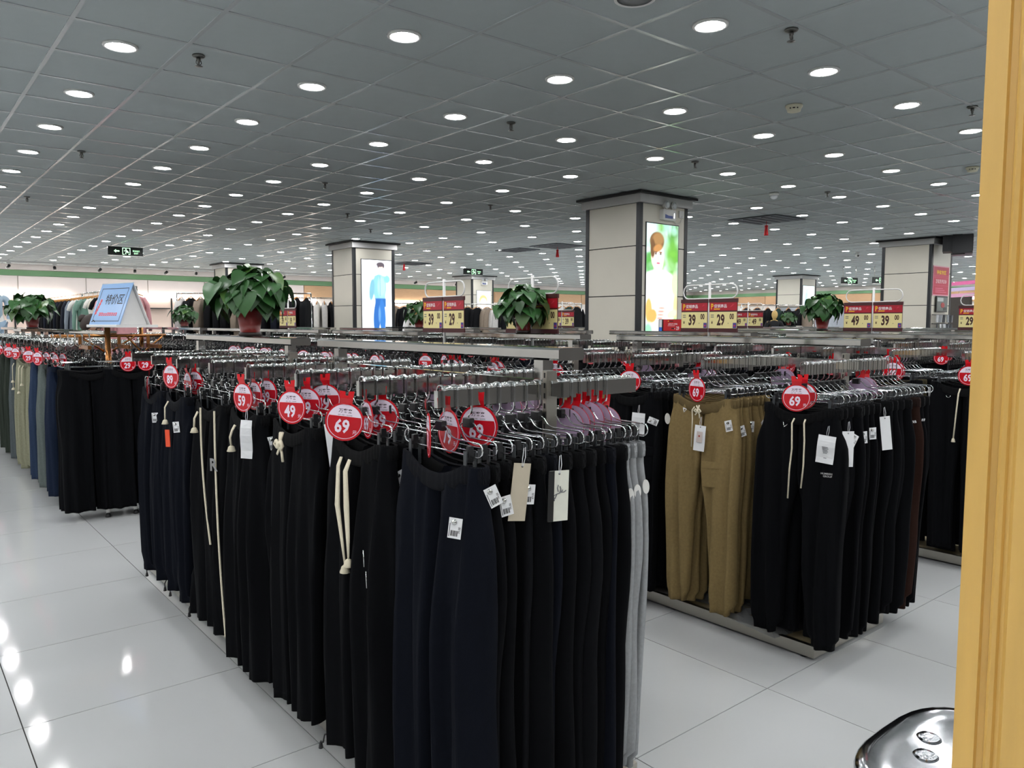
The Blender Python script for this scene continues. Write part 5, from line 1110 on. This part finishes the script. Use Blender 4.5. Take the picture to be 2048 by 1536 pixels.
PKM = [mat('packet_'+h, h, .25, var=.3, scale=40) for h in ('3a3c40', '8c9094', '5c5f66', 'b8babd')]; r = random.Random(9)
for q in range(3):
    bar = thing('peg_bar', 'black peg bar on the television pillar, %s from the top' % nth(q), 'peg bar', (15.76, 6.2, 1.66-.17*q), group='peg bars with packets'); b = MB(); b.box(-.4, .4, -.03, 0, 0, .012); mk('bar', b, BLK, bar)
    for k in range(9):
        b = MB(); b.box(-.036, .036, -.006, .006, -.14, 0, 0, None, .003); o = tag(mk('packet', b, r.choice(PKM), None, (15.42+.082*k, 6.12-.02*(k % 2), 1.66-.17*q), (r.uniform(-.1, .1), 0, r.uniform(-.2, .2))), 'small glossy accessory packet, %s along the %s peg bar below the framed photo' % (nth(k), nth(q)), 'packet', 'accessory packets on peg bars')
# pink stall frame at the far right
PNKF = mat('pink_frame', 'e0468c', .4, var=.05); t = thing('pink_stall', 'bright pink stall frame right of the television pillar', 'stall', (19.0, 6.55, 0), .9)
for x in (0, 1.9): b = MB(); b.box(x-.06, x+.06, -.05, .05, 0, 2.5); mk('post', b, PNKF, t)
for q in range(3): b = MB(); b.box(.1, 1.85, -.03, .03, 2.12+.14*q, 2.2+.14*q); mk('board', b, mat('pink_board_'+str(q), ('f2b4d8', 'd8c8ee', 'e86aa8')[q], .4), t)
b = MB(); b.box(0, 1.9, .3, .36, 0, 2.1); mk('rear_panel', b, mat('stall_dark', '3a342e', .7, var=.2), t)
for k in range(7): b = MB(); b.lathe([(.035, 0), (.05, -.03), (.05, -.06)], 10, 0, TR((.2+.25*k, 0, 2.11))); mk('bulb', b, mat('stall_bulb', 'ffd8e8', emit=3, var=0), t)
# ================================================================== FOREGROUND: WOODEN FRAME, METAL STOOL, PLASTIC BAGS
OAK = mat('varnished_oak', 'cfa75a', .32, var=.16, scale=9, stretch=(6, 6, .5), bump=.08, bscale=40); OAKD = mat('varnished_oak_groove', 'a87a3c', .3, var=.2, scale=9, stretch=(6, 6, .5))
fr = thing('door_frame', 'varnished golden wooden door frame upright at the right edge', 'door frame', (.755, .2695, 0), kind='structure')
prof_ = [(0, 0), (0, -.0175), (.004, -.0185), (.005, -.0235), (.0015, -.025), (-.001, -.028), (.0005, -.031), (.003, -.0325), (.002, -.036), (-.003, -.040), (-.004, -.052), (-.004, -.078), (.045, -.078), (.045, 0)]
b = MB(); n = len(prof_); vs = [(x, y, z) for z in (0, CEIL) for x, y in prof_]; b.add(vs, [(k, n+k, n+(k+1) % n, (k+1) % n) for k in range(n)], 0); mk('casing', b, OAK, fr)
b = MB(); b.box(.001, .044, -.24, -.078, 0, CEIL); mk('jamb_board', b, OAKD, fr)
st = thing('stool', 'dented polished metal stool seat in the bottom right corner', 'stool', (1.97, .58, 0)); b = MB(); n = 40; rings = []
for f, z in ((1.0, -.03), (1.01, -.016), (1.0, -.004), (.97, .004), (.9, .008), (.75, .006), (.55, .002), (.3, .0), (.1, -.001)):
    for k in range(n):
        a = 2*PI*k/n; e = 2/3.2; x = .295*math.copysign(abs(math.cos(a))**e, math.cos(a)); y = .295*math.copysign(abs(math.sin(a))**e, math.sin(a)); dz = .007*math.sin(9*x*f+2)*math.cos(7*y*f)*(f < .95)
        rings.append((x*f, y*f, .45+z+dz))
b.add(rings, [(i*n+k, i*n+(k+1) % n, (i+1)*n+(k+1) % n, (i+1)*n+k) for i in range(8) for k in range(n)]+[tuple(8*n+k for k in range(n)), tuple(range(n-1, -1, -1))], 0, True)
for x, y in ((-.06, .16), (.03, .19)): b.lathe([(.030, .0), (.022, .007), (.008, .004)], 14, 0, TR((x, y, .455), (0, 0, 0)))
mk('seat', b, mat('polished_tin', 'c0c3c6', .13, 1, var=.06, scale=5, bump=.35, bscale=7), st)
for x in (-.18, .18):
    for y in (-.18, .18): b = MB(); b.tube([(x, y, .43), (x*1.15, y*1.15, 0)], .012, 8); mk('leg', b, CHROME, st)
bagm = mat('clear_bag', 'b8bcbe', .08, trans=.55, var=.1, bump=.8, bscale=18, spec=.8)
for k, (x, y, a) in enumerate(((3.34, 2.40, .25), (3.26, 2.06, -.15), (3.5, 2.3, .5))):
    b = MB(); r = random.Random(k); m_ = 9; vs = []
    for j in range(m_):
        for i in range(m_):
            u, v = i/(m_-1)-.5, j/(m_-1)-.5; e = max(0, 1-(2*max(abs(u), abs(v)))**3); vs.append((u*.26, v*.42, .004+e*(.018+.022*r.random())))
    b.add(vs, [(j*m_+i, j*m_+i+1, (j+1)*m_+i+1, (j+1)*m_+i) for j in range(m_-1) for i in range(m_-1)], 0, False)
    tag(mk('plastic_bag', b, bagm, None, (x, y, .057), (0, 0, a)), 'crumpled clear plastic bag on the khaki rack base, %s' % ('under the khaki joggers', 'toward the black joggers', 'under the black cargo trousers')[k], 'plastic bag')
b = MB(); b.lathe([(.13, 0), (.13, .01), (.06, .022), (.02, .028)], 24); tag(mk('round_base', b, mat('dark_base', '3b3a36', .35), None, (3.29, 2.62, .057)), 'dark round base plate on the khaki rack platform behind grey trousers', 'base plate')
